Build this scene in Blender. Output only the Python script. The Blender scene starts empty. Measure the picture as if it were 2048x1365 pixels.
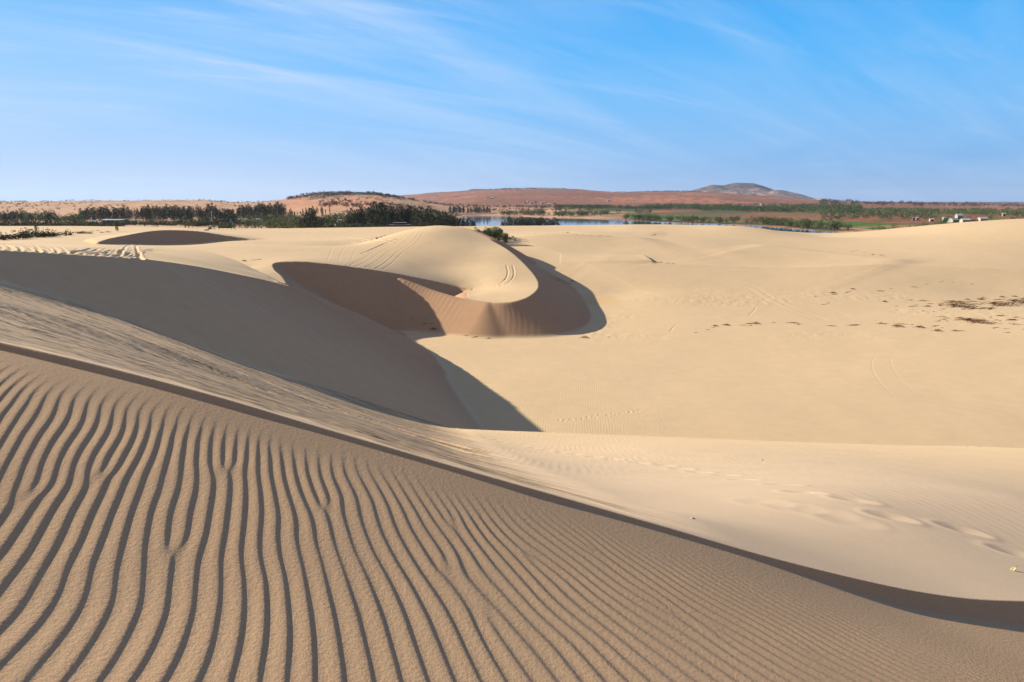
import bpy, math, random
import numpy as np
from mathutils import Vector
rad = math.radians
SC = bpy.context.scene
COL = SC.collection
RES = 1.0            # mesh fineness of the terrain sheet

# ------------------------------------------------------------------ camera
F_PX, PITCH = 1365.0, math.atan((682.5 - 403.0) / 1365.0)
cam_d = bpy.data.cameras.new('camera')
cam = bpy.data.objects.new('camera', cam_d); COL.objects.link(cam)
cam_d.sensor_width = 36.0; cam_d.lens = 36.0 * F_PX / 2048.0
cam_d.clip_start = 0.05; cam_d.clip_end = 120000.0
cam.location = (0, 0, 0); cam.rotation_euler = (rad(90) - PITCH, 0, 0)
SC.camera = cam
SC.render.resolution_x, SC.render.resolution_y = 1024, 682

# ------------------------------------------------------------------ light
SUN_A, SUN_E = rad(22), rad(22)      # sun stands to the left, 20 degrees ahead
SUN_DIR = Vector((-math.cos(SUN_E) * math.cos(SUN_A), math.cos(SUN_E) * math.sin(SUN_A), math.sin(SUN_E)))
sd = bpy.data.lights.new('sun', 'SUN'); sd.energy = 5.0; sd.angle = rad(0.53); sd.color = (1.0, 0.88, 0.70)
so = bpy.data.objects.new('sun', sd); COL.objects.link(so)
so.rotation_euler = SUN_DIR.to_track_quat('Z', 'Y').to_euler(); so.location = (-60, 20, 80)
SC.view_settings.view_transform = 'Standard'; SC.view_settings.look = 'None'
SC.view_settings.gamma = 1.0; SC.view_settings.exposure = 1.0

def nd(nt, typ, **kw):
    n = nt.nodes.new(typ)
    for k, v in kw.items():
        if k.startswith('i_'): n.inputs[int(k[2:])].default_value = v
        else: setattr(n, k, v)
    return n
def mathn(nt, op, a, b=None, c=None, clamp=False):
    n = nt.nodes.new('ShaderNodeMath'); n.operation = op; n.use_clamp = clamp
    for i, v in enumerate((a, b, c)):
        if v is None: continue
        if isinstance(v, (int, float)): n.inputs[i].default_value = v
        else: nt.links.new(v, n.inputs[i])
    return n.outputs[0]
def mixc(nt, fac, a, b, mode='MIX'):
    n = nt.nodes.new('ShaderNodeMix'); n.data_type = 'RGBA'; n.blend_type = mode
    for i, v in ((0, fac), (6, a), (7, b)):
        if isinstance(v, (int, float)): n.inputs[i].default_value = v
        elif isinstance(v, tuple): n.inputs[i].default_value = v + (1,) if len(v) == 3 else v
        else: nt.links.new(v, n.inputs[i])
    return n.outputs[2]
def maprange(nt, v, a, b, c=0.0, d=1.0, smooth=True):
    n = nt.nodes.new('ShaderNodeMapRange'); n.clamp = True
    if smooth: n.interpolation_type = 'SMOOTHSTEP'
    nt.links.new(v, n.inputs[0])
    for i, x in zip((1, 2, 3, 4), (a, b, c, d)): n.inputs[i].default_value = x
    return n.outputs[0]

def build_world():
    w = bpy.data.worlds.new('World'); SC.world = w; w.use_nodes = True
    nt = w.node_tree; nt.nodes.clear(); L = nt.links.new
    out = nd(nt, 'ShaderNodeOutputWorld'); bg = nd(nt, 'ShaderNodeBackground')
    sky = nd(nt, 'ShaderNodeTexSky'); sky.sky_type = 'NISHITA'; sky.sun_disc = False
    sky.sun_elevation = SUN_E
    sky.sun_rotation = math.atan2(SUN_DIR.x, SUN_DIR.y)
    sky.air_density = 1.0; sky.dust_density = 0.35; sky.ozone_density = 2.2; sky.altitude = 50
    tc = nd(nt, 'ShaderNodeTexCoord'); sep = nd(nt, 'ShaderNodeSeparateXYZ'); L(tc.outputs['Generated'], sep.inputs[0])
    X, Y, Z = sep.outputs
    # thin cirrus on a flat layer high above the ground
    den = mathn(nt, 'ADD', mathn(nt, 'MAXIMUM', Z, 0.0), 0.16)
    px = mathn(nt, 'DIVIDE', X, den); py = mathn(nt, 'DIVIDE', Y, den)
    com = nd(nt, 'ShaderNodeCombineXYZ'); L(px, com.inputs[0]); L(py, com.inputs[1])
    def cirrus(rot, sx, sy, scale, detail, lo, hi, off=0.0, dist=1.2):
        mp = nd(nt, 'ShaderNodeMapping'); mp.vector_type = 'TEXTURE'; mp.inputs['Rotation'].default_value = (0, 0, rot)
        mp.inputs['Location'].default_value = (off, off * .7, off)
        mp.inputs['Scale'].default_value = (1 / sx, 1 / sy, 1); L(com.outputs[0], mp.inputs[0])
        n = nd(nt, 'ShaderNodeTexNoise'); n.inputs['Scale'].default_value = scale
        n.inputs['Detail'].default_value = detail; n.inputs['Roughness'].default_value = .58
        n.inputs['Distortion'].default_value = dist; L(mp.outputs[0], n.inputs['Vector'])
        return maprange(nt, n.outputs[0], lo, hi)
    c1 = cirrus(rad(CL_ROT), .22, 1.5, 1.1, 9, .36, .84, 3.1)
    c2 = cirrus(rad(CL_ROT + 10), .6, .8, .55, 4, .34, .56, 7.7, .4)
    c3 = cirrus(rad(CL_ROT - 14), .45, 3.0, 1.6, 9, .5, .8, 1.3, .8)
    cl = mathn(nt, 'ADD', mathn(nt, 'MULTIPLY', mathn(nt, 'MULTIPLY', c1, c2), .72), mathn(nt, 'MULTIPLY', mathn(nt, 'MULTIPLY', c3, c2), .4), clamp=True)
    cl = mathn(nt, 'ADD', cl, mathn(nt, 'MULTIPLY', c2, .16), clamp=True)
    # more veil to the left, none low on the right
    side = maprange(nt, X, .55, -.75, .45, 1.0)
    cl = mathn(nt, 'MULTIPLY', cl, side)
    veil = mathn(nt, 'MULTIPLY', maprange(nt, X, .1, -.8), maprange(nt, Z, .5, .0))
    cl = mathn(nt, 'ADD', cl, mathn(nt, 'MULTIPLY', veil, .42), clamp=True)
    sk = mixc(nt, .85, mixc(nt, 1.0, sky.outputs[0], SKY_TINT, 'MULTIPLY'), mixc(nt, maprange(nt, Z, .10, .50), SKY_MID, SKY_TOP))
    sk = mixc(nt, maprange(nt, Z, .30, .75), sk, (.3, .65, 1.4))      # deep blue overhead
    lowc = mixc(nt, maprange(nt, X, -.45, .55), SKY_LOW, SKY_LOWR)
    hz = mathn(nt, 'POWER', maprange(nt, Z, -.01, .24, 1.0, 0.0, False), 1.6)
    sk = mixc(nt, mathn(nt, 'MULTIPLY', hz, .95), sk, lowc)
    back = mathn(nt, 'MULTIPLY', maprange(nt, Y, .35, -.5), .85)      # unseen sky behind, warmed and dimmed to set the tone of the shade
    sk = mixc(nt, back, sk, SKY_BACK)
    col = mixc(nt, cl, sk, SKY_CLOUD)
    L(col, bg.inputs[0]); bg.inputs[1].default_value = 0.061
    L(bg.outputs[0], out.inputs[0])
CL_ROT = 42.0
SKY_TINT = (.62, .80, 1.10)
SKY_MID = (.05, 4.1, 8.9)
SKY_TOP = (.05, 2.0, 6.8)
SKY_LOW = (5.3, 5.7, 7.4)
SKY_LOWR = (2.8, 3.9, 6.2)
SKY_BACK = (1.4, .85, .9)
SKY_CLOUD = (4.6, 6.0, 8.2)
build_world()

# ------------------------------------------------------------------ helpers
def ray(u, v):
    """unit-less world direction of photo pixel, scaled so that its horizontal Y is 1"""
    u = np.asarray(u, float); v = np.asarray(v, float)
    x = (u - 1024) / F_PX; y = (v - 682.5) / F_PX
    dy = math.cos(PITCH) - y * math.sin(PITCH); dz = -math.sin(PITCH) - y * math.cos(PITCH)
    return x / dy, dz / dy
def P(u, v, Y):
    a, b = ray(u, v)
    return (float(a * Y), float(Y), float(b * Y))
def PX(u, Y, z):     # bearing of the column u at mid height, given distance and height
    vv = 682.5
    for _ in range(12):
        a, b = ray(u, vv); t = z / Y
        y = -(t * math.cos(PITCH) + math.sin(PITCH)) / (math.cos(PITCH) - t * math.sin(PITCH))
        vv = 682.5 + y * F_PX
    a, b = ray(u, vv)
    return (float(a * Y), float(Y), float(z))
def on_plane(u, v, p, g):    # ray meets plane z = p + g.(x,y)
    a, b = ray(u, v)
    Y = p / (b - g[0] * a - g[1])
    return (float(a * Y), float(Y), float(b * Y))

class TPS:
    def __init__(s, pts, lam=1e-6, scale=None):
        p = np.array(pts, float); s.c = p[:, :2].copy()
        s.m = s.c.mean(0); s.s = scale or (np.ptp(s.c, axis=0).max() / 2)
        q = (s.c - s.m) / s.s; n = len(q)
        d = np.sqrt(((q[:, None] - q[None]) ** 2).sum(-1))
        K = np.where(d > 0, d * d * np.log(d + 1e-12), 0) + lam * np.eye(n)
        A = np.zeros((n + 3, n + 3)); A[:n, :n] = K; A[:n, n] = 1; A[:n, n + 1:] = q
        A[n, :n] = 1; A[n + 1:, :n] = q.T
        s.w = np.linalg.solve(A, np.concatenate([p[:, 2], np.zeros(3)])); s.q = q
    def __call__(s, x, y):
        x = np.asarray(x, float); sh = x.shape
        qx = ((x - s.m[0]) / s.s).ravel(); qy = ((np.asarray(y, float) - s.m[1]) / s.s).ravel()
        out = np.empty(qx.size)
        for i in range(0, qx.size, 200000):
            a = qx[i:i + 200000]; b = qy[i:i + 200000]
            r = s.w[-3] + s.w[-2] * a + s.w[-1] * b
            for k in range(len(s.q)):
                d2 = (a - s.q[k, 0]) ** 2 + (b - s.q[k, 1]) ** 2
                r += s.w[k] * .5 * d2 * np.log(d2 + 1e-12)
            out[i:i + 200000] = r
        return out.reshape(sh)

def sm(a, b, x):
    t = np.clip((x - a) / (b - a), 0, 1); return t * t * (3 - 2 * t)
def smax(a, b, k):
    h = np.clip(.5 + .5 * (a - b) / k, 0, 1); return b + (a - b) * h + k * h * (1 - h)
_rng = np.random.RandomState(7)
_perm = _rng.permutation(1024).astype(np.int64); _val = _rng.rand(1024) * 2 - 1
def vnoise(x, y, seed=0):
    xi = np.floor(x).astype(np.int64); yi = np.floor(y).astype(np.int64)
    fx = x - xi; fy = y - yi
    fx = fx * fx * fx * (fx * (fx * 6 - 15) + 10); fy = fy * fy * fy * (fy * (fy * 6 - 15) + 10)
    def h(a, b): return _val[(_perm[(_perm[(a + seed * 57) & 1023] + b) & 1023])]
    v00 = h(xi, yi); v10 = h(xi + 1, yi); v01 = h(xi, yi + 1); v11 = h(xi + 1, yi + 1)
    return (v00 * (1 - fx) + v10 * fx) * (1 - fy) + (v01 * (1 - fx) + v11 * fx) * fy
def fbm(x, y, o=4, seed=0, g=.5):
    s = 0; a = 1; t = 0
    for i in range(o):
        s = s + a * vnoise(x, y, seed + i); t += a; a *= g; x = x * 2.03 + 3.1; y = y * 2.03 + 1.7
    return s / t
def inpoly(x, y, poly):
    r = np.zeros(x.shape, bool); n = len(poly)
    for i in range(n):
        x1, y1 = poly[i][:2]; x2, y2 = poly[(i + 1) % n][:2]
        if y1 == y2: continue
        c = ((y1 > y) != (y2 > y)) & (x < (x2 - x1) * (y - y1) / (y2 - y1) + x1)
        r ^= c
    return r
def resample(pts, step):
    out = []
    for a, b in zip(pts[:-1], pts[1:]):
        a = np.array(a, float); b = np.array(b, float)
        n = max(1, int(np.hypot(*(b[:2] - a[:2])) / step))
        for k in range(n): out.append(a + (b - a) * k / n)
    out.append(np.array(pts[-1], float)); return out
def spline(pts, k=6):      # Catmull-Rom through the points
    p = [np.array(q, float) for q in pts]; p = [2 * p[0] - p[1]] + p + [2 * p[-1] - p[-2]]
    out = []
    for i in range(1, len(p) - 2):
        for j in range(k):
            t = j / k
            out.append(.5 * (2 * p[i] + (p[i + 1] - p[i - 1]) * t + (2 * p[i - 1] - 5 * p[i] + 4 * p[i + 1] - p[i + 2]) * t * t
                             + (3 * p[i] - p[i - 1] - 3 * p[i + 1] + p[i + 2]) * t ** 3))
    out.append(p[-2]); return out
def cones(x, y, rim, reach=60):
    """sand slopes hanging from a rim: rim rows are x, y, z, slope, rounding"""
    h = np.full(x.shape, -1e3)
    for a, b in zip(rim[:-1], rim[1:]):
        dx, dy = b[0] - a[0], b[1] - a[1]; L2 = dx * dx + dy * dy
        if L2 < 1e-9: continue
        t = np.clip(((x - a[0]) * dx + (y - a[1]) * dy) / L2, 0, 1)
        d = np.hypot(x - a[0] - t * dx, y - a[1] - t * dy)
        z = a[2] + t * (b[2] - a[2]); s = a[3] + t * (b[3] - a[3]); w = a[4] + t * (b[4] - a[4])
        np.maximum(h, z - s * (np.sqrt(d * d + w * w) - w), out=h)
    return h
# ------------------------------------------------------------------ ground heights
SLIP = .64
FL = -12.2                                  # floor of the hollow
# --- broad ground
G_PTS = [(-3, 35, FL), (5, 34, FL), (22, 34, -12.4), (0, 50, FL), (15, 50, -12.3), (38, 50, -12.1), (-9, 62, FL), (10, 66, FL - .05),
         (30, 66, -11.9), (60, 66, -11.4), (10, 79, -11.75), (14, 86, -11.5), (-4, 73, -12.3), (-40, 20, FL), (-30, 50, FL), (-12, 75, -12.3),
         (60, 36, -12.6), (90, 60, -12), (0, 15, -13.5), (40, 12, -14), (0, -30, -10), (-60, -30, -6), (60, -30, -14), (-70, 40, -9),
         P(1300, 600, 80), P(1500, 590, 84), P(1800, 592, 84), P(2048, 600, 84), P(1250, 560, 93), P(1750, 560, 94),
         P(1120, 508, 112), P(1303, 527, 106), P(1590, 537, 104), P(1808, 531, 106), P(2048, 539, 104), P(2500, 560, 104),
         P(1450, 505, 118), P(1650, 516, 116), P(1200, 497, 122), P(1808, 524, 110), P(2048, 510, 120),
         P(985, 482, 133), P(1067, 475, 136), P(1140, 472, 138), P(1235, 477, 140), P(1394, 480, 140), P(1350, 470, 158),
         P(1150, 466, 158), P(1050, 467, 160), P(985, 469, 165), P(1600, 495, 135), P(1550, 478, 155),
         P(1211, 459, 178), P(1260, 454.5, 180), P(1321, 456, 178), P(1394, 457, 176), P(1467, 453.5, 176), P(1504, 455, 176), P(1565, 464, 176),
         P(1614, 473, 178), P(1650, 475, 178), P(1709, 471, 176), P(1819, 464, 170), P(1906, 455, 166), P(1994, 450.5, 162), P(2048, 449.5, 160),
         P(2300, 452, 155), P(1900, 480, 145), P(2048, 480, 140), P(2700, 500, 130),
         P(1040, 458, 182), P(1130, 457, 184), P(-900, 480, 110), P(-400, 460, 140)]
def base_left():
    r = []
    for u, v, Y in [(0, 480, 100), (150, 478, 98), (0, 460, 150), (100, 470, 120), (150, 460, 150), (300, 455, 190), (500, 466, 150), (0, 452, 205), (200, 451, 205),
                    (600, 474, 135), (700, 470, 150), (820, 462, 170), (600, 460, 185), (770, 457, 188), (450, 459, 185), (930, 462, 175)]:
        r.append(P(u, v, Y))
    for u, v, Y in [(620, 485, 107), (560, 484.5, 107), (690, 484, 110), (725, 478, 119), (640, 480, 119), (500, 484, 105), (420, 486, 104), (330, 487, 104), (800, 472, 135), (750, 475, 128)]: r.append(P(u, v, Y))
    return r
G_PTS += base_left()
G = TPS(G_PTS, lam=2e-5, scale=100)

# --- central dune with the plateau left of it
C_RIM = spline([P(573, 568, 55.5), P(562, 553, 59), P(546, 538, 63), P(549, 526, 66.2), P(600, 523, 68), P(665, 529, 69.3), P(735, 538, 70.8), P(800, 549, 73.6),
         P(870, 563, 75.8), P(915, 573, 76.6), P(943, 578, 76)], 5)
C_BROW = spline([P(943, 578.5, 76), P(934, 589, 71), P(945, 600, 67.2), P(1000, 606, 65.6), P(1045, 599, 66.8), P(1070, 585, 70), P(1077, 570, 74.5), P(1068, 551, 80),
         P(1046, 526, 87), P(1020, 503, 93), P(992, 486, 100), P(960, 469, 106), P(923, 456, 110), P(872, 451.5, 113), P(820, 459, 112), P(750, 477, 108)], 7)
back = [(-40, 122, -7.1), (-80, 140, -7.6), (-140, 150, -7.8), (-200, 120, -6), (-160, 40, -4), (-60, 36, -4.6), (-26, 50, -6.4)]
C_SPINE = spline([P(800, 557, 71.5), P(832, 569, 70.6), P(862, 580, 69.6), P(895, 590, 68.4), P(935, 600, 67), P(975, 604, 66)], 4)
C_POLY = [tuple(q) for q in C_RIM] + [tuple(q) for q in C_BROW[1:]] + back
T_PTS = [tuple(q) for q in C_RIM[::3]] + [tuple(q) for q in C_BROW[::3]] + \
        [P(500, 534, 65), P(530, 548, 59), P(470, 524, 68), P(440, 514, 72), P(400, 503, 78), P(600, 506, 84), P(690, 512, 84), P(690, 490, 97), P(575, 488, 100), P(620, 486, 104), P(687, 485, 106),
         P(880, 462, 105), P(800, 470, 104), P(820, 500, 92), P(900, 500, 93), P(955, 500, 94), P(900, 535, 85), P(1000, 535, 84), P(1030, 570, 75), P(970, 590, 70),
         P(800, 525, 83), P(985, 560, 78), P(350, 495, 86), P(450, 490, 95), P(250, 490, 88), P(100, 483, 90), P(0, 484, 88), P(-400, 490, 80), P(340, 492, 94), P(-100, 520, 62), P(0, 474, 118), P(200, 472, 130), P(-500, 480, 110), P(400, 470, 135), P(560, 474, 130)] + back
T_C = TPS(T_PTS, lam=1e-5, scale=50)
# --- small far dune with the dark arched slip face
E_RIM = spline([P(196, 484.5, 84), P(215, 478, 88), P(250, 471, 93), P(290, 464, 98), P(330, 460.3, 102), P(370, 460.8, 105), P(400, 463, 107), P(450, 471, 110), P(520, 480, 114), P(580, 485.5, 117)], 4)
E_BACK = [P(590, 478, 135), P(520, 470, 150), P(400, 463, 150), P(280, 466, 145), P(200, 474, 125), P(165, 482, 100)]
E_POLY = [tuple(q) for q in E_RIM] + E_BACK
T_E = TPS([tuple(q) for q in E_RIM[::4]] + E_BACK + [P(250, 469, 112), P(330, 460, 118), P(400, 462, 122), P(500, 474, 128)], lam=1e-5, scale=50)

# --- big left dune: slip face D falling to the hollow, crest parallel to the view
tx = np.array((-27.2, -6.1)) / 27.9 ; nrm = np.array((.976, .219))
toe = np.array((-1.9, 35.0))
gD = -SLIP * nrm; pD = FL + SLIP * float(nrm @ toe)
def D(u, v): return on_plane(u, v, pD + .35 * math.exp(-((u - 300) / 170) ** 2), gD)
tip = D(574, 571.5)
C1_pix = [(-260, 488), (-130, 492), (0, 500.5), (80, 505), (160, 510), (240, 515.5), (300, 521), (380, 532), (460, 546), (520, 558), (556, 567), (574, 571.5)]
C1 = [D(u, v) for u, v in C1_pix]
W_BACK = [P(574, 571, tip[1] + .25), P(545, 559, tip[1] + 1.5), P(520, 546, 55.5), P(495, 533, 58), P(465, 519, 62), P(430, 508, 67), P(395, 500, 73), P(340, 496, 84), P(200, 489, 84), P(0, 489, 76), P(-200, 492, 60)]
D_POLY = [tuple(q) for q in spline(C1, 4)] + [tuple(q) for q in spline(W_BACK, 4)]
T_W = TPS(C1 + W_BACK + [P(300, 506, 44), P(200, 500, 42), P(100, 493.5, 50), P(350, 512, 46), P(450, 528, 54), P(0, 492, 45)], lam=1e-5, scale=30)
APEX = P(836, 680, 61.5)
RIDGE = spline([P(574, 570, tip[1] + .2), P(640, 597, tip[1] + 3.6), P(720, 631, tip[1] + 7.2), P(790, 662, 61.2), (APEX[0] + .6, APEX[1] + .4, FL - .1)], 5)

# --- near bench: streaked slope S on the left, smooth N with footprints
def yb(x):   # plan line of the little brink in front of the camera
    return 3.5 - .055 * np.minimum(x, 0) + .03 * np.clip(x, 0, 60) + .1 * np.clip(x - 1.4, 0, 1.6) ** 2 + .32 * np.clip(x - 3.0, 0, 60)
BR_PIX = [(0, 685), (150, 719), (300, 757), (450, 798), (600, 843), (750, 887), (900, 931), (1050, 974), (1200, 1017), (1350, 1060), (1500, 1104), (1650, 1143), (1800, 1177), (1950, 1199), (2048, 1203)]
def hit_brink(u, v):
    a, b = ray(u, v); a = float(a); Y = 3.5
    for _ in range(40): Y = float(yb(a * Y))
    return (a * Y, Y, float(b) * Y)
SB = .78
BR = [hit_brink(*q) for q in BR_PIX]
sl = (BR[0][2] - BR[2][2]) / (BR[0][0] - BR[2][0]); sr = (BR[-1][2] - BR[-3][2]) / (BR[-1][0] - BR[-3][0])
print('brink', BR[0], BR[7], BR[-1], sl, sr)
BR = [(-9, float(yb(-9)), BR[0][2] + sl * (-9 - BR[0][0]) * .8), (-4.5, float(yb(-4.5)), BR[0][2] + sl * (-4.5 - BR[0][0]) * .9)] + BR + \
     [(6, float(yb(6)), BR[-1][2] - .25 * (6 - BR[-1][0])), (12, float(yb(12)), BR[-1][2] - .25 * (12 - BR[-1][0])), (40, float(yb(40)), BR[-1][2] - 4.5)]
_bx = np.array([q[0] for q in BR]); _bz = np.array([q[2] for q in BR])
_sx = np.array([q[0] for q in spline(BR, 5)]); _sz = np.array([q[2] for q in spline(BR, 5)])
BRD = [(float(x), float(yb(x)), float(np.interp(x, _sx, _sz))) for x in np.concatenate([np.arange(-9, 9, .05), np.arange(9, 40.1, .3)])]
N_FAR = [P(480, 720, 25.2), P(530, 737, 25.3), P(600, 760, 25.3), P(700, 793, 25.2), P(800, 826, 25), P(860, 845, 24.6), P(903, 856, 24.4), P(960, 860.5, 24.3), P(1050, 864, 23.8), P(1200, 869, 23), P(1400, 877, 22),
         P(1600, 885, 21), P(1800, 892, 20.3), P(2048, 898, 19.6)]
N_OUT = [(22, 19.5, -8.0), (40, 19, -11)]
N_LEFT = [(-40, 36, -1), (-60, 20, 2)]
N_POLY = [tuple(q) for q in BRD] + N_OUT[::-1] + [tuple(q) for q in spline(N_FAR, 3)][::-1] + [D(342, 672), D(137, 597), D(0, 560)] + [(-30, 22, 1.5), (-14, 6, 1.6)]
S_PTS = BR + N_FAR + N_OUT + [D(342, 672), D(240, 634), D(137, 597), D(0, 560), (-24, 19, .3), (-14, 6, 1.2),
        P(1090, 942, 9.5), P(1250, 1010, 5.6), P(1000, 900, 14.5), P(950, 878, 18.5),
        P(1200, 960, 8.6), P(1300, 900, 15.5), P(1800, 930, 13.5), P(2048, 1000, 8.0), P(1700, 1000, 6.6), P(1460, 955, 9.5), P(1400, 1040, 4.6), P(2048, 1100, 5.6),
        P(478, 767, 12), P(300, 690, 12.5), P(600, 803, 11), P(100, 640, 10.5), P(300, 668, 18), P(600, 775, 18), P(0, 590, 16), P(850, 862, 15), P(0, 640, 8), P(750, 850, 10), P(300, 730, 7), (30, 10, -6.5), (20, 8, -5)]
for _u, _v in ((60, 578), (240, 634), (342, 672), (420, 700), (470, 716)):
    _q = D(_u, _v); _a = _q[0] / _q[1]; _Y = _q[1] + 4.0
    S_PTS.append((_a * _Y, _Y, pD + gD[0] * _a * _Y + gD[1] * _Y - .5))
T_N = TPS(S_PTS, lam=3e-5, scale=10)
N_RIM = [(*q, SB, .008) for q in BRD[::2]]
NF_RIM = [(*q, SLIP, .15) for q in spline(N_FAR + N_OUT, 3)]

# --- foreground slope with the ripples
F_PIX = [(0, 685, 713), (300, 757, 785), (600, 843, 863), (900, 931, 948), (1200, 1017, 1034), (1500, 1104, 1122), (1800, 1177, 1206), (2048, 1203, 1243)]
F_PTS = []
for u, v0, v1 in F_PIX:
    v = v0 + (.55 + .45 * (u > 1700)) * (v1 - v0)
    a, b = ray(u, v); a = float(a); b = float(b); Y = 3.3
    wd = float(ray(u, v0)[1] - b) * 3.55 / (SB - b)
    for _ in range(40): Y = float(yb(a * Y)) - wd
    F_PTS.append((a * Y, Y, b * Y))
F_PTS += [PX(1024, 1.95, -1.50), PX(2048, 2.65, -2.14), PX(0, 1.75, -1.16), (0, 0, -1.36), (-1.5, 0, -1.03), (1.5, 0, -1.74), (0, -6, -1.2), (-8, 0, .3), (8, 0, -3.7), (8, 4, -4.1), (-8, 3, .15), (-30, -30, 4), (30, -30, -8), (30, 4, -9.5)]
T_F = TPS(F_PTS, lam=1e-5, scale=5)

# --- far land, interpolated in bearing and log distance
def far_pts():
    r = []
    def a(u, Y, z):
        x, y, _ = PX(u, Y, z); r.append((math.atan2(x, y) * 3, math.log(math.hypot(x, y)), z))
    def s(u, v, Y): a(u, Y, P(u, v, Y)[2])
    for u, v in ((-900, 456), (-300, 455), (0, 453.5), (200, 452.5), (450, 459), (600, 460), (770, 457.5), (930, 461), (1100, 459), (1260, 456), (1394, 458), (1504, 457), (1650, 474), (1819, 464), (2048, 451), (2600, 456)): s(u, v, 190)
    for u, z in ((-900, -9), (-300, -9.9), (0, -9.9), (300, -9.8), (600, -10.2), (800, -10.4), (930, -12), (1100, -14), (1300, -16), (1700, -19), (2048, -15), (2700, -15)): a(u, 250, z)
    for u, z in ((-300, -11.8), (0, -11.8), (300, -11.4), (430, -12.5), (600, -13.6), (800, -14)): a(u, 330, z)
    for u, z in ((-300, -14), (0, -14), (300, -13.6), (600, -14.8), (800, -16), (930, -18), (1060, -18.8), (1200, -23.5), (1450, -24), (1650, -24), (1850, -20), (2048, -18), (2700, -18)): a(u, 410, z)
    for u, z in ((-300, -15), (0, -15), (300, -14.5), (560, -14.5), (700, -15)): a(u, 560, z)
    for u in (960, 1100, 1250): a(u, 640, -25)
    for u, Y in ((930, 1050), (1100, 930), (1150, 900), (1250, 812), (1350, 733), (1500, 640), (1600, 550), (1720, 468), (1850, 420)):
        a(u, Y, -22); a(u, Y + 60, -20.5)
    for u, v, Y in ((0, 418, 900), (300, 416, 900), (520, 419, 900), (620, 415, 900), (720, 412, 900), (800, 418, 900),
                    (0, 404, 1500), (100, 405, 1500), (200, 403, 1500), (300, 404, 1500), (440, 403.5, 1450), (475, 408, 1450), (520, 410, 1500), (560, 408, 1500), (600, 397, 1450), (640, 390, 1450), (700, 388.5, 1450), (740, 390, 1450), (790, 395, 1450),
                    (700, 400, 1150), (640, 402, 1150), (760, 402, 1150),
                    (-400, 402, 1500), (-900, 402, 1500),
                    (830, 408, 1700), (900, 412, 1500), (1000, 418, 1300), (1040, 430, 1080), (1060, 408, 2000), (950, 404, 2100), (1200, 418, 1300), (1200, 404, 2300), (1300, 424, 1100), (1300, 405, 2200), (1500, 428, 950), (1500, 404, 2200),
                    (1600, 430, 850), (1620, 410, 1900), (1800, 430, 800), (1800, 419, 1300), (2048, 434, 700), (2048, 420, 1300), (1900, 445, 600), (2600, 420, 1300),
                    (810, 394.5, 3800), (860, 389, 3900), (900, 385.5, 4000), (960, 381, 4200), (1040, 379, 4300), (1150, 379.5, 4300), (1220, 386, 4300), (1300, 385, 4300), (1380, 384, 4300), (1500, 391, 4300), (1640, 402, 4200), (1720, 406, 4200), (1850, 408, 4200), (2048, 410.5, 4200), (2600, 411, 4200),
                    (700, 399, 3200)):
        s(u, v, Y)
    for u in (-900, -300, 0, 200, 400, 520, 600, 700): a(u, 3000, -36)
    for u in (-900, 0, 500, 700): a(u, 9000, -45)
    for u in (850, 1000, 1300, 1700, 2048, 2600): a(u, 9000, -10)
    return r
T_FAR = TPS(far_pts(), lam=1e-5, scale=1.0)
LAKE = -22.0

def ripples(x, y, db):
    k = 2 * math.pi / .083
    wx = .030 * fbm(x * 2.2, y * 1.7, 2, 40) ; wy = .03 * fbm(x * 1.9 + 9, y * 2.3, 2, 44)
    X = x + wx; Y = y - 2.2 + wy
    ph = X * (1 + .22 * Y) + .56 * Y + .16 * Y * Y - .09 * X * X + .05 * X * X * Y
    ph = ph * k
    left = sm(.6, -.6, x)
    ph = ph - left * 15 * np.exp(-np.maximum(db - .08, 0) / .17)
    core = np.ones(x.shape)
    for u, v, s in RIP_DEF:
        a, b = ray(u, v); a = float(a); b = float(b)
        yy = 2.5
        for _ in range(25): yy = float(T_F(np.array([a * yy]), np.array([yy]))[0]) / b
        ph = ph + s * np.arctan2((y - yy) * .6, (x - a * yy))
        core = core * (1 - .8 * np.exp(-(((x - a * yy) / .03) ** 2 + ((y - yy) / .06) ** 2)))
    ph = ph / (2 * math.pi)
    fr = ph - np.floor(ph)
    # gentle rise on the left, short fall on the right
    c = .75
    prof = np.where(fr < c, .5 - .5 * np.cos(math.pi * fr / c), .5 + .5 * np.cos(math.pi * (fr - c) / (1 - c)))
    return (prof - .5) * core * (1 + .35 * fbm(x * 3.1, y * 2.1, 2, 48))
RIP_DEF = [(205, 948, -1), (62, 985, -1), (350, 1095, -1), (455, 935, -1), (652, 1010, -1), (975, 1235, 1),
           (895, 1130, -1), (1185, 1095, -1), (1330, 1115, -1), (1335, 1215, -1), (1500, 1190, -1), (1440, 1270, 1), (905, 1045, -1), (1060, 1120, 1), (1620, 1300, -1)]

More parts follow.
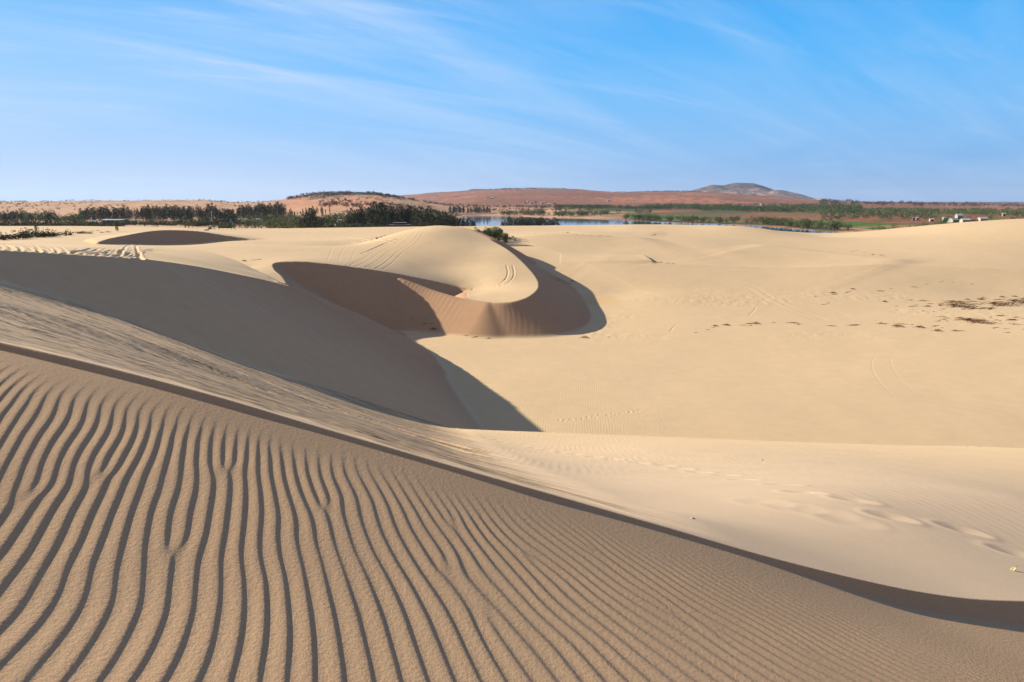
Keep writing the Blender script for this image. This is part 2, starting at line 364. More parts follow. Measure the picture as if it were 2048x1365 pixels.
SIDE = [None]
CRESTS = [([P(960, 483, 131), P(1040, 477, 134), P(1128, 472, 136), P(1200, 475.5, 137), P(1260, 479, 137), P(1330, 482, 138)], .55, 16, 5),
          ([P(1085, 503, 112), P(1180, 509, 108), P(1240, 517, 106), P(1303, 528, 103), P(1400, 534, 102), P(1589, 538, 101), P(1700, 535, 102), P(1808, 532, 103), P(1930, 535, 102), P(2100, 541, 100), P(2300, 552, 98)], .50, 14, 5),
          ([P(1480, 484, 133), P(1560, 494, 128), P(1676, 517, 118), P(1760, 528, 111), P(1850, 536, 106)], .40, 14, 5),
          ([P(1120, 466, 158), P(1180, 462.5, 160), P(1260, 462, 162), P(1340, 466, 160)], .3, 12, 5)]
def crests(x, y):
    e = np.zeros(x.shape)
    m = (y > 70) & (y < 185) & (x > -30) & (x < 140)
    xs, ys = x[m], y[m]; o = np.zeros(xs.shape)
    for pts, A, wn, wf in CRESTS:
        best = np.full(xs.shape, 1e9); sgn = np.zeros(xs.shape); al = np.zeros(xs.shape)
        pl = spline(pts, 4); n = len(pl) - 1
        for i, (a, b) in enumerate(zip(pl[:-1], pl[1:])):
            dx, dy = b[0] - a[0], b[1] - a[1]; L2 = dx * dx + dy * dy
            t = np.clip(((xs - a[0]) * dx + (ys - a[1]) * dy) / L2, 0, 1)
            d = np.hypot(xs - a[0] - t * dx, ys - a[1] - t * dy); q = d < best
            best[q] = d[q]; al[q] = (i + t[q]) / n
            sgn[q] = np.sign((dx * (ys - a[1]) - dy * (xs - a[0])))[q]
        f = np.where(sgn > 0, np.exp(-best / wf), np.exp(-best / wn))
        o = o + A * f * sm(0, .18, al) * sm(1, .82, al)
    e[m] = o * sm(70, 82, ys) * sm(140, 125, xs) * sm(-30, -20, xs) * sm(185, 175, ys)
    return e
def near_height(x, y):
    """returns z and the masks slip, streak"""
    z = G(x, y) + crests(x, y)
    slip = np.zeros(x.shape); SIDE[0] = np.zeros(x.shape)
    r = np.hypot(x, y)
    # central dune and plateau
    m = (y > 20) & (y < 180) & (x < 45) & (x > -215)
    if m.any():
        xs, ys = x[m], y[m]; g = z[m]
        ins = inpoly(xs, ys, C_POLY)
        t = T_C(xs, ys)
        wb = np.maximum(sm(94, 107, ys) * sm(-19, -27, xs), sm(-110, -150, xs)); t = t * (1 - wb) + g * wb
        def rimz(pts, s, w):
            rr = resample([tuple(q) for q in pts], .8); ax = np.array([q[0] for q in rr]); ay = np.array([q[1] for q in rr])
            zz = T_C(ax, ay); n = len(rr)
            W = [w(i / (n - 1)) for i in range(n)]; S = [s(i / (n - 1)) for i in range(n)]
            return [(ax[i], ay[i], zz[i], S[i], W[i]) for i in range(n)]
        r1 = rimz(C_RIM, lambda q: SLIP, lambda q: .03)
        r2 = rimz(C_BROW, lambda q: SLIP - .13 * sm(.20, .30, q) * sm(.7, .55, q), lambda q: .03 + 1.3 * math.exp(-((q - .07) / .07) ** 2) + (2.0 if q > .7 else 0))
        near = (xs > -34) & (xs < 30) & (ys < 135) & ~ins
        c = np.full(xs.shape, -1e3)
        c[near] = np.maximum(cones(xs[near], ys[near], r1), cones(xs[near], ys[near], r2))
        c[near] = smax(c[near], cones(xs[near], ys[near], [(*q, .60, .5) for q in C_SPINE]), .10)
        nb = (~ins) & ~near
        c[nb] = cones(xs[nb], ys[nb], [(*q, .12, 4.0) for q in [C_POLY[len(C_RIM) + len(C_BROW) - 2]] + back])
        out = smax(g, c, .22)
        out = np.where(ins, np.maximum(t, g - 50), out)
        slip[m] = np.where(ins, 0, sm(.02, .3, c - g))
        # blend the plateau into the ground at its far left and back
        z[m] = out
        # small dune E
        me = (ys > 70) & (ys < 200)
        xe, ye = xs[me], ys[me]
        insE = inpoly(xe, ye, E_POLY)
        te = T_E(xe, ye)
        ce = np.where(insE, te, cones(xe, ye, [(*q, SLIP, .04) for q in E_RIM]))
        o = out[me]
        fade = 1.0
        out2 = smax(o, ce, .06)
        ss = slip[m]; ss2 = ss[me]; ss2 = np.maximum(ss2, np.where(insE, 0, sm(-.02, .1, ce - o))); ss[me] = ss2; slip[m] = ss
        out[me] = out2; z[m] = out
    # left dune
    m = (y > 5) & (y < 95) & (x < 6) & (x > -75)
    if m.any():
        xs, ys = x[m], y[m]; g = z[m]
        ins = inpoly(xs, ys, D_POLY)
        rim1 = [(*q, SLIP, .02) for q in spline(C1, 3)]
        rim2 = [(*q, SLIP, .06) for q in spline(W_BACK, 3)]
        rdg = [(*q, SLIP, .22) for q in RIDGE]
        c = np.maximum(cones(xs, ys, rim1), cones(xs, ys, rim2)); c = smax(c, cones(xs, ys, rdg), .08)
        t = T_W(xs, ys)
        o = smax(g, c, .18); s0 = sm(.02, .3, c - g)
        o = np.where(ins, t, o); slip[m] = np.where(ins, 0, np.maximum(s0, slip[m] * (c < g)))
        z[m] = o
    # near bench and foreground
    m = (r < 60)
    xs, ys = x[m], y[m]; g = z[m]; s1 = slip[m]
    ins = inpoly(xs, ys, N_POLY)
    fr = ys < yb(xs); ins = (ins & ~fr) | (~fr & (ys < yb(xs) + .06) & (xs > -9) & (xs < 39))
    t = T_N(xs, ys)
    c = cones(xs, ys, NF_RIM)
    front = ys < yb(xs)
    beyond = ~ins & ~front
    o = np.where(beyond, smax(g, c, .25), g)
    s1 = np.where(beyond, np.maximum(s1, sm(-.05, .2, c - g)), s1)
    # S against D: the higher one shows
    o = np.where(ins, np.where(g > -11.5, smax(t, g, .12), t), o)
    s1 = np.where(ins & (t > g), 0, s1)
    nr = front & (ys > -20)
    f = T_F(xs, ys)
    lim = front & (xs > -14) & (xs < 40)
    cb = np.full(xs.shape, -1e3); q = lim & (ys > -2)
    cb[q] = cones(xs[q], ys[q], N_RIM)
    # beyond the left end of the bench the slopes run on
    o = np.where(front, np.maximum(f, cb), o)
    # ripples on the foreground slope
    db = yb(xs) - ys
    q = front & (ys > .9) & (xs > -6) & (xs < 9)
    rp = ripples(xs[q], ys[q], db[q])
    rgt = sm(.0, 3.0, xs[q])
    amp = .0040 * (1 - .10 * rgt) * sm(.12, .62, db[q] - .22 * rgt + .10 * fbm(xs[q] * 3, ys[q] * 3, 2, 5) - .05 * rgt) * sm(-6, -5, xs[q]) * sm(9, 7, xs[q])
    oo = o[q] + amp * rp * np.where(f[q] > cb[q], 1, 0); o[q] = oo
    # wind streaks on the left slope
    q = ins & (xs < 3) & (t >= g - .6)
    al = xs[q] * .90 - ys[q] * .43; ac = xs[q] * .43 + ys[q] * .90
    wob = .30 * fbm(al * .2, ac * .35, 2, 60)
    rq = np.hypot(xs[q], ys[q]); dbr = ys[q] - yb(xs[q])
    def strk(f, fa, sd):      # thin furrows drawn out down the slope
        n = vnoise(al * fa, (ac + wob) * f, sd); env = sm(-.15, .45, vnoise(al * fa * .7 + 3, (ac + wob) * f * .3, sd + 5))
        return np.exp(-(n / .16) ** 2) * env
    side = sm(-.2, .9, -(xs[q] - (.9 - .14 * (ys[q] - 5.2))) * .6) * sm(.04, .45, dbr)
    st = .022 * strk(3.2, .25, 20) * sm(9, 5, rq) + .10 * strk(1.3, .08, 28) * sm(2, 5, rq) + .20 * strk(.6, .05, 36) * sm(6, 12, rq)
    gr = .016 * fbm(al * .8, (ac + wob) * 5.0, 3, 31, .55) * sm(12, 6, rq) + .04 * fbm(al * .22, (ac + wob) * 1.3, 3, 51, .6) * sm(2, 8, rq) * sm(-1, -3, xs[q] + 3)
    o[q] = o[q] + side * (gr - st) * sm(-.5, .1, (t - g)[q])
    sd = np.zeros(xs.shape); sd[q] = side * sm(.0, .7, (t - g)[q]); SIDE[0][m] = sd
    z[m] = o; slip[m] = s1
    return z, slip

def far_height(x, y):
    az = np.arctan2(x, y); r = np.hypot(x, y)
    azc = np.clip(az, -.75, .85)
    h = T_FAR(azc * 3, np.log(r))
    n = fbm(x / 120, y / 120, 5, 70) ; n2 = fbm(x / 420 + 5, y / 420, 4, 77)
    amp = 1.2 * sm(500, 900, r) + 5.5 * sm(1100, 3500, r)
    under = sm(LAKE - 1.5, LAKE + 3.0, h)
    bump = 5.0 * np.abs(fbm(x / 45, y / 70, 4, 88, .6)) * sm(1150, 1300, r) * sm(1800, 1500, r) * sm(-.36, -.30, az) * sm(-.14, -.18, az)
    return h + (amp * n * .8 + amp * n2 * .8) * (.1 + .9 * under) + bump

def height(x, y):
    x = np.asarray(x, float); y = np.asarray(y, float)
    r = np.hypot(x, y); z = np.zeros(x.shape); slip = np.zeros(x.shape)
    m = r < 262
    z[m], slip[m] = near_height(x[m], y[m])
    global SD; SD = np.zeros(x.shape); SD[m] = SIDE[0]
    f = r > 185
    hf = far_height(x[f], y[f])
    w = sm(185, 260, r[f]); z[f] = z[f] * (1 - w) + hf * w
    return z, slip

# ------------------------------------------------------------------ the sheet
def steps(segs):
    r = [segs[0][0]]
    for a, b, d in segs:
        d = d / RES
        n = max(2, int(math.log(b / a) / d))
        r += list(a * np.exp(np.linspace(0, math.log(b / a), n + 1))[1:])
    return np.array(r)
RR = steps([(.3, 1.25, .03), (1.25, 2.6, .0036), (2.6, 4.6, .0024), (4.6, 8, .0036), (8, 26, .0055), (26, 118, .0036), (118, 200, .006), (200, 1600, .009), (1600, 11500, .02)])
da = .0011 / RES
A_mid = np.arange(rad(-42), rad(43.5), da)
A_l = np.concatenate([np.linspace(rad(-180), rad(-64), 76)[:-1], np.linspace(rad(-64), rad(-42), 97)[:-1]])
A_r = np.concatenate([np.linspace(rad(43.5), rad(64), 91)[1:-1], np.linspace(rad(64), rad(180), 76)[:-1]])
AZ = np.concatenate([A_l, A_mid, A_r])
nr_, na_ = len(RR), len(AZ)
print('grid', nr_, na_)
GX = RR[:, None] * np.sin(AZ)[None]; GY = RR[:, None] * np.cos(AZ)[None]
GZ, GS = height(GX, GY)
def row_of(r): return np.searchsorted(RR, r)
def hit(u, v, rmin=1.0, rmax=9000):
    """where the sight line of a photo pixel first meets the sheet"""
    a, b = ray(u, v); az = math.atan2(float(a), 1.0); t = float(b) / math.hypot(float(a), 1.0)
    j = int(np.clip(np.searchsorted(AZ, az), 1, na_ - 1)); w = (az - AZ[j - 1]) / (AZ[j] - AZ[j - 1])
    i0, i1 = row_of(rmin), min(row_of(rmax), nr_ - 1)
    zc = GZ[i0:i1, j - 1] * (1 - w) + GZ[i0:i1, j] * w; rr = RR[i0:i1]
    dlt = zc - t * rr; k = np.argmax(dlt > 0)
    if not (dlt > 0).any(): return None
    if k == 0: r = rr[0]
    else: r = rr[k - 1] + (rr[k] - rr[k - 1]) * (-dlt[k - 1]) / (dlt[k] - dlt[k - 1])
    return (r * math.sin(az), r * math.cos(az), t * r)
def zat(x, y):
    az = math.atan2(x, y); r = math.hypot(x, y)
    j = int(np.clip(np.searchsorted(AZ, az), 1, na_ - 1)); i = int(np.clip(np.searchsorted(RR, r), 1, nr_ - 1))
    w = (az - AZ[j - 1]) / (AZ[j] - AZ[j - 1]); q = (r - RR[i - 1]) / (RR[i] - RR[i - 1])
    return float((GZ[i - 1, j - 1] * (1 - w) + GZ[i - 1, j] * w) * (1 - q) + (GZ[i, j - 1] * (1 - w) + GZ[i, j] * w) * q)

def carve(pts, prof, margin):
    """pts plan polyline, prof(signed distance, along) added to the height"""
    pts = [np.array(p[:2], float) for p in pts]
    L = 0.0
    for a, b in zip(pts[:-1], pts[1:]):
        d = b - a; l = float(np.hypot(*d))
        if l < 1e-6: continue
        lo = np.minimum(a, b) - margin; hi = np.maximum(a, b) + margin
        ra = [math.hypot(*q) for q in (a, b)]
        i0, i1 = max(row_of(max(min(ra) - margin, .3)), 0), row_of(max(ra) + margin)
        aa = [math.atan2(q[0], q[1]) for q in (a, b)]; mg = margin / max(min(ra), .5)
        j0, j1 = np.searchsorted(AZ, min(aa) - mg), np.searchsorted(AZ, max(aa) + mg)
        x = GX[i0:i1, j0:j1] - a[0]; y = GY[i0:i1, j0:j1] - a[1]
        t = (x * d[0] + y * d[1]) / l; s = (x * d[1] - y * d[0]) / l
        m = (t >= 0) & (t < l)
        if m.any():
            sub = GZ[i0:i1, j0:j1]; sub[m] += prof(s[m], L + t[m]) * (1 - GS[i0:i1, j0:j1][m])
        L += l

# ---- marks pressed into the sand
rnd = random.Random(4)
def rut(pix, w=.14, depth=.05, gauge=None):
    p = [hit(u, v) for u, v in pix]; p = [q for q in p if q]
    if len(p) < 2: return
    p = spline(p, 8)
    def f(s, t):
        e = 0
        for c in ([-gauge / 2, gauge / 2] if gauge else [0]):
            k = (s - c) / w; e = e - depth * np.exp(-k * k) + .45 * depth * np.exp(-((np.abs(k) - 1.7) / .6) ** 2)
        return e
    carve(p, f, 1.6)
def build_marks():
    # vehicle ruts on the left plateau
    for i in range(38):
        u0 = 128 + i * 3.6 + rnd.uniform(-2, 2); v0 = 507 + (u0 - 130) * .055 + rnd.uniform(1, 5)
        ln = rnd.uniform(.5, 1.0); lean = rnd.uniform(50, 95)
        rut([(u0, v0), (u0 + lean * .3 * ln, v0 - 8 * ln), (u0 + lean * .75 * ln, v0 - 16 * ln), (u0 + lean * 1.25 * ln, v0 - 21 * ln)], rnd.uniform(.05, .08), rnd.uniform(.012, .032))
    for i in range(24):
        u0 = 0 + i * 6.1 + rnd.uniform(-3, 3); v0 = 501 + u0 * .05 + 5
        k = rnd.uniform(.7, 1.25)
        rut([(u0, v0), (u0 - 2, v0 - 7 * k), (u0 - 14 * k, v0 - 14 * k), (u0 - 40 * k, v0 - 18 * k)] if i % 3 else [(u0, v0), (u0 + 4, v0 - 8), (u0 + 1, v0 - 14), (u0 - 9, v0 - 18)], rnd.uniform(.05, .07), rnd.uniform(.008, .02))
    rut([(259, 522), (260, 505), (263, 492), (268, 487)], .11, .07, .9)
    # ruts up the central dune
    for k in range(9):
        o = k * 9 + rnd.uniform(-4, 4)
        rut([(690 + o, 531 + o * .1), (735 + o * .9, 508), (775 + o * .75, 487), (812 + o * .5, 463)], .09, rnd.uniform(.008, .026))
    for o in (0, 14, 30): rut([(722 + o, 508 - o * .4), (745 + o, 498 - o * .4), (768 + o, 488 - o * .4)], .10, .05)
    for o in (0, 22, 46): rut([(655 + o, 521), (661 + o, 507), (672 + o, 492)], .09, .013)
    rut([(864, 594), (905, 585), (960, 579), (1000, 571), (1018, 558), (1022, 545), (1019, 531)], .10, .045, .75)
    # faint tracks on the right
    rut([(1790, 707), (1752, 712), (1744, 735), (1760, 765), (1790, 795)], .07, .006)
    rut([(1780, 716), (1786, 738), (1806, 765), (1830, 785)], .07, .005)
    rut([(1430, 550), (1500, 575), (1560, 610), (1640, 640)], .18, .015, 1.2)
    rut([(1930, 664), (1990, 676), (2048, 686)], .12, .02, 1.1)
    rut([(1340, 664), (1352, 652), (1380, 646)], .10, .02); rut([(1498, 631), (1508, 622), (1512, 615)], .1, .02)
    # ruts across the flat behind the plateau
    for i in range(16):
        v0 = 463 + i * 1.5; u0 = rnd.uniform(560, 640)
        rut([(u0, v0), (u0 + 60, v0 + rnd.uniform(-1, 1)), (u0 + 150, v0 + rnd.uniform(-2, 1.5))], .22, .05)
    for i in range(0):
        v0 = 479 + rnd.uniform(-3, 6); u0 = rnd.uniform(-10, 130)
        rut([(u0, v0), (u0 + 40, v0 - 2), (u0 + 90, v0 - 5)], .16, .05)
def footprint(u, v, ang, ln=.34, wd=.13, depth=.05):
    p = hit(u, v)
    if not p: return
    c, s = math.cos(ang), math.sin(ang)
    a = (p[0] - 3 * c * ln, p[1] - 3 * s * ln); b = (p[0] + 3 * c * ln, p[1] + 3 * s * ln)
    def f(sd, t):
        k = (t - 3 * ln) / (ln * .62); w = sd / wd
        d2 = k * k + w * w
        return -depth * np.exp(-d2 * 1.3) + .3 * depth * np.exp(-(np.sqrt(d2) - 1.6) ** 2 / .15)
    carve([a, b], f, .6)
def build_prints():
    big = [(2035, 1108), (1925, 1060), (1782, 1034), (1708, 1000), (1608, 985), (1566, 970), (1488, 960), (1452, 951), (1400, 945), (1362, 938), (1330, 931), (1280, 926), (1225, 919), (1190, 914),
           (1150, 908), (1125, 905), (1092, 900), (1070, 896), (1045, 891), (1028, 888), (1005, 884), (992, 880), (975, 876), (965, 873)]
    for i, (u, v) in enumerate(big):
        footprint(u, v, rad(-28 if i < 6 else -38), .26, .10, .022 if i < 8 else .026)
    for u, v in ((1530, 1005), (1590, 1015), (1650, 1025), (1700, 1042)): footprint(u, v, rad(-25), .3, .16, .010)
    # small tracks along the hollow and at dune feet
    for i in range(26): footprint(1120 + i * 6.5 + rnd.uniform(-2, 2), 842 - i * .85 + rnd.uniform(-2, 2), 0.2, .16, .09, .03)
    for i in range(30): footprint(955 + rnd.uniform(0, 75), 572 - rnd.uniform(-3, 3) , rnd.uniform(0, 3), .22, .14, .022)
build_marks(); build_prints()
# the little scarp on the right plain
_a, _b = hit(1281, 511), hit(1306, 528.5)
carve([_a, _b], lambda s, t: .42 * np.where(s > 0, np.exp(-s / 5.0), np.exp(-(s / .45) ** 2)) * sm(0, 3, t) * sm(math.hypot(_a[0] - _b[0], _a[1] - _b[1]), math.hypot(_a[0] - _b[0], _a[1] - _b[1]) - 2.0, t), 12)

# rough trampled and crusted sand
m = (GY > 58) & (GY < 92) & (GX > 6) & (GX < 70)
xs, ys = GX[m], GY[m]
patch = sm(.0, .35, fbm(xs / 9, ys / 6, 3, 90)) * sm(58, 64, ys) * sm(90, 80, ys)
GZ[m] += patch * .035 * fbm(xs * 1.6, ys * 1.2, 3, 95, .6)
# fine relief on all dunes (gentle, long wavelengths)
m = (RR > 6)[:, None] & (RR < 260)[:, None] & np.ones((1, na_), bool)
xs, ys = GX[m], GY[m]
GZ[m] += .05 * fbm(xs / 7, ys / 7, 3, 99) * sm(6, 30, RR)[:, None].repeat(na_, 1)[m] * (1 - GS[m])

# ------------------------------------------------------------------ colours of the ground
def ground_color():
    c = np.empty((nr_, na_, 3)); r = np.hypot(GX, GY)
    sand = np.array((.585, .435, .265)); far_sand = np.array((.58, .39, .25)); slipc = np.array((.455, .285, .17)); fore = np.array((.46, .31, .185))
    c[:] = sand
    w = (sm(26, 8, r) * (GY > yb(GX)))[..., None]; c = c * (1 - w) + np.array((.51, .39, .27)) * w
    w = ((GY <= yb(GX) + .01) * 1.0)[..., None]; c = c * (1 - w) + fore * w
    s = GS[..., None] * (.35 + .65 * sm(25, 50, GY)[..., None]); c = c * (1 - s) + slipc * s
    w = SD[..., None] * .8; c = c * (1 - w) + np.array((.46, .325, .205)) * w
    # ochre damp sand in the hollow
    n = fbm(GX / 8, GY / 5, 3, 120); q = (sm(-.05, .4, n) * np.exp(-((GX - 14) / 9) ** 2 - ((GY - 80) / 6) ** 2))[..., None]
    c = c * (1 - .5 * q) + np.array((.52, .34, .13)) * .5 * q
    n = .5 + .5 * fbm(GX / 18, GY / 12, 3, 125); c = c * (1 + .05 * (n[..., None] - .5))
    return c
GC = ground_color()
def add_far_color():
    i0 = row_of(230)
    x, y, z = GX[i0:], GY[i0:], GZ[i0:]; c = GC[i0:]
    r = np.hypot(x, y); az = np.arctan2(x, y)
    u = 1024 + np.tan(np.clip(az, -1.2, 1.2)) * F_PX * .98
    def lay(mask, col):
        mk = np.clip(mask, 0, 1)[..., None]; c[:] = c * (1 - mk) + np.array(col) * mk
    n1 = fbm(x / 60, y / 60, 5, 130); n2 = fbm(x / 18, y / 25, 4, 140, .6); n3 = fbm(x / 200, y / 200, 4, 150)
    lay(sm(230, 420, r), (.48, .30, .19))
    # rust red soil on the right and far slopes
    red = sm(700, 840, u) * sm(1150, 1700, r) + sm(1150, 1350, u) * sm(500, 700, r)
    lay(red, (.26, .115, .07))
    lay(red * sm(.0, .5, n3) * .7, (.40, .165, .09))
    lay(red * sm(.1, .5, -n3) * .6, (.22, .10, .07))
    lay(sm(560, 600, u) * sm(840, 760, u) * sm(700, 1000, r), (.52, .27, .16))
    # pale sand patches among the scrub
    lay(sm(760, 850, u) * sm(1300, 1100, u) * sm(.0, .25, n1) * sm(900, 1000, r) * sm(2000, 1500, r), (.55, .34, .20))
    # scrub
    scr = sm(.05, .3, n2 + .25 * n1)
    lay(scr * sm(350, 500, r) * sm(900, 700, r) * .75, (.10, .09, .045))
    lay(sm(.05, .35, n2 + .3 * n3) * sm(900, 1300, r) * .65, (.13, .085, .06))
    # hill tops carry darker scrub
    lay(sm(600, 650, u) * sm(800, 780, u) * sm(1200, 1330, r) * sm(-.25, .15, n2 + .2), (.085, .085, .07))
    lay(sm(900, 1050, u) * sm(3500, 4200, r) * sm(-.3, .1, n1 + .1), (.12, .09, .08))
    # green belt beyond the lake
    belt = sm(1120, 1200, u) * sm(780, 1050, r) * sm(2100, 1500, r) * sm(-.35, .05, n1 + .3 * n2)
    lay(belt, (.085, .105, .05))
    # bright fields near the shore
    sh = np.interp(u, [930, 1100, 1250, 1350, 1500, 1600, 1720, 1850, 2048], [1050, 930, 812, 733, 640, 550, 468, 440, 440])
    d = r / np.sqrt(1 + ((u - 1024) / F_PX) ** 2) - sh
    lay(sm(1240, 1260, u) * sm(1700, 1600, u) * sm(0, 10, d) * sm(60, 45, d) * .9, (.10, .12, .05))
    fld = sm(1240, 1250, u) * sm(1860, 1800, u) * sm(45, 55, d) * sm(150, 135, d) * sm(-.3, .0, n1)
    lay(fld, (.07, .135, .032))
    lay(sm(1840, 1860, u) * sm(1990, 1940, u) * sm(120, 150, d) * sm(260, 240, d), (.07, .13, .035))
add_far_color()

def mesh_obj(name, verts, faces, mats, smooth=True, parent=None, fmat=None):
    me = bpy.data.meshes.new(name)
    v = np.asarray(verts, np.float32).reshape(-1, 3)
    f = faces
    if isinstance(f, np.ndarray):
        n, k = f.shape
        me.vertices.add(len(v)); me.vertices.foreach_set('co', v.ravel())
        me.loops.add(n * k); me.loops.foreach_set('vertex_index', f.astype(np.int32).ravel())
        me.polygons.add(n); me.polygons.foreach_set('loop_start', np.arange(0, n * k, k, dtype=np.int32))
        me.update(calc_edges=True)
    else:
        me.from_pydata([tuple(map(float, q)) for q in v], [], f); me.update()
    for m_ in (mats if isinstance(mats, (list, tuple)) else [mats]): me.materials.append(m_)
    if fmat is not None: me.polygons.foreach_set('material_index', np.asarray(fmat, np.int32))
    if smooth: me.polygons.foreach_set('use_smooth', np.ones(len(me.polygons), bool))
    o = bpy.data.objects.new(name, me); COL.objects.link(o)
    if parent: o.parent = parent
    return o

def mat(name):
    m_ = bpy.data.materials.new(name); m_.use_nodes = True
    nt = m_.node_tree; bs = nt.nodes['Principled BSDF']; return m_, nt, bs
def sand_material():
    m_, nt, bs = mat('sand'); L = nt.links.new
    at = nd(nt, 'ShaderNodeAttribute'); at.attribute_name = 'Col'
    geo = nd(nt, 'ShaderNodeNewGeometry')
    def noise(scale, detail=3, rough=.6, vec=None):
        n = nd(nt, 'ShaderNodeTexNoise'); n.inputs['Scale'].default_value = scale; n.inputs['Detail'].default_value = detail
        n.inputs['Roughness'].default_value = rough; L(vec or geo.outputs['Position'], n.inputs['Vector']); return n.outputs[0]
    vl = nd(nt, 'ShaderNodeVectorMath'); vl.operation = 'LENGTH'; L(geo.outputs['Position'], vl.inputs[0]); dist = vl.outputs['Value']
    nearw = maprange(nt, dist, 3.5, 12.0, 1.0, 0.0)
    g1 = noise(170, 2); g2 = noise(60, 2); g3 = noise(1.2, 4)
    f = mathn(nt, 'ADD', maprange(nt, g1, .3, .7, .86, 1.14, False), 0.0)
    f = mathn(nt, 'ADD', 1.0, mathn(nt, 'MULTIPLY', mathn(nt, 'SUBTRACT', f, 1.0), nearw))
    f = mathn(nt, 'MULTIPLY', f, maprange(nt, g3, .3, .7, .965, 1.035, False))
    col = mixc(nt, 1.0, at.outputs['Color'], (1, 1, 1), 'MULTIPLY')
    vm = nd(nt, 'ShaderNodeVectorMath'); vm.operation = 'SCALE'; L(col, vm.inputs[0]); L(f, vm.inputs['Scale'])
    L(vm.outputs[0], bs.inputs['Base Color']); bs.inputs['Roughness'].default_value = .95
    bs.inputs['Specular IOR Level'].default_value = .1
    # grain, and small wind ripples farther out
    b1 = nd(nt, 'ShaderNodeBump'); b1.inputs['Strength'].default_value = 1.0; b1.inputs['Distance'].default_value = .0020
    h = mathn(nt, 'MULTIPLY', mathn(nt, 'ADD', mathn(nt, 'MULTIPLY', g2, .9), mathn(nt, 'MULTIPLY', g1, .45)), nearw); L(h, b1.inputs['Height'])
    mp = nd(nt, 'ShaderNodeMapping'); mp.inputs['Rotation'].default_value = (0, 0, rad(20)); mp.inputs['Scale'].default_value = (1, .25, 1); L(geo.outputs['Position'], mp.inputs[0])
    wv = nd(nt, 'ShaderNodeTexWave'); wv.wave_profile = 'SIN'; wv.inputs['Scale'].default_value = 2.2; wv.inputs['Distortion'].default_value = 6; wv.inputs['Detail'].default_value = 3
    wv.inputs['Detail Scale'].default_value = .6; L(mp.outputs[0], wv.inputs['Vector'])
    n4 = noise(9, 3, .6, mp.outputs[0]); n5 = noise(.35, 2)
    farw = mathn(nt, 'MULTIPLY', maprange(nt, dist, 5, 14, 0.0, 1.0), maprange(nt, dist, 90, 30, 0.25, 1.0))
    h2 = mathn(nt, 'MULTIPLY', mathn(nt, 'ADD', mathn(nt, 'MULTIPLY', wv.outputs['Fac'], maprange(nt, n5, .4, .65, .0, .35)), n4), farw)
    b2 = nd(nt, 'ShaderNodeBump'); b2.inputs['Strength'].default_value = 1.0; b2.inputs['Distance'].default_value = .008
    L(h2, b2.inputs['Height']); L(b1.outputs[0], b2.inputs['Normal']); 
    mp3 = nd(nt, 'ShaderNodeMapping'); mp3.inputs['Rotation'].default_value = (0, 0, rad(25.5)); L(geo.outputs['Position'], mp3.inputs[0])
    mp4 = nd(nt, 'ShaderNodeMapping'); mp4.inputs['Scale'].default_value = (.35, 6.5, 1); L(mp3.outputs[0], mp4.inputs[0])
    mp5 = nd(nt, 'ShaderNodeMapping'); mp5.inputs['Scale'].default_value = (.10, 1.7, 1); L(mp3.outputs[0], mp5.inputs[0])
    s1 = noise(1.0, 5, .62, mp4.outputs[0]); s2 = noise(1.0, 5, .62, mp5.outputs[0])
    e1 = mathn(nt, 'ABSOLUTE', mathn(nt, 'SUBTRACT', s1, .5)); e2 = mathn(nt, 'ABSOLUTE', mathn(nt, 'SUBTRACT', s2, .5))
    e1 = maprange(nt, e1, 0, .05); e2 = maprange(nt, e2, 0, .05)
    wn = maprange(nt, dist, 7, 14, 1.0, .15)
    h3 = mathn(nt, 'ADD', mathn(nt, 'MULTIPLY', mathn(nt, 'ADD', mathn(nt, 'MULTIPLY', e1, .15), s1), mathn(nt, 'MULTIPLY', wn, .30)), mathn(nt, 'ADD', mathn(nt, 'MULTIPLY', e2, .30), s2))
    b3 = nd(nt, 'ShaderNodeBump'); b3.inputs['Distance'].default_value = .30
    L(mathn(nt, 'MULTIPLY', h3, at.outputs['Alpha']), b3.inputs['Height']); b3.inputs['Strength'].default_value = 1.0
    L(b2.outputs[0], b3.inputs['Normal']); L(b3.outputs[0], bs.inputs['Normal'])
    return m_
def land_material():
    m_, nt, bs = mat('land'); L = nt.links.new
    at = nd(nt, 'ShaderNodeAttribute'); at.attribute_name = 'Col'; geo = nd(nt, 'ShaderNodeNewGeometry')
    n = nd(nt, 'ShaderNodeTexNoise'); n.inputs['Scale'].default_value = .12; n.inputs['Detail'].default_value = 6; n.inputs['Roughness'].default_value = .7; L(geo.outputs['Position'], n.inputs['Vector'])
    f = maprange(nt, n.outputs[0], .3, .7, .7, 1.3, False)
    vm = nd(nt, 'ShaderNodeVectorMath'); vm.operation = 'SCALE'; L(at.outputs['Color'], vm.inputs[0]); L(f, vm.inputs['Scale'])
    L(vm.outputs[0], bs.inputs['Base Color']); bs.inputs['Roughness'].default_value = 1.0; bs.inputs['Specular IOR Level'].default_value = .05
    return m_
M_SAND = sand_material(); M_LAND = land_material()
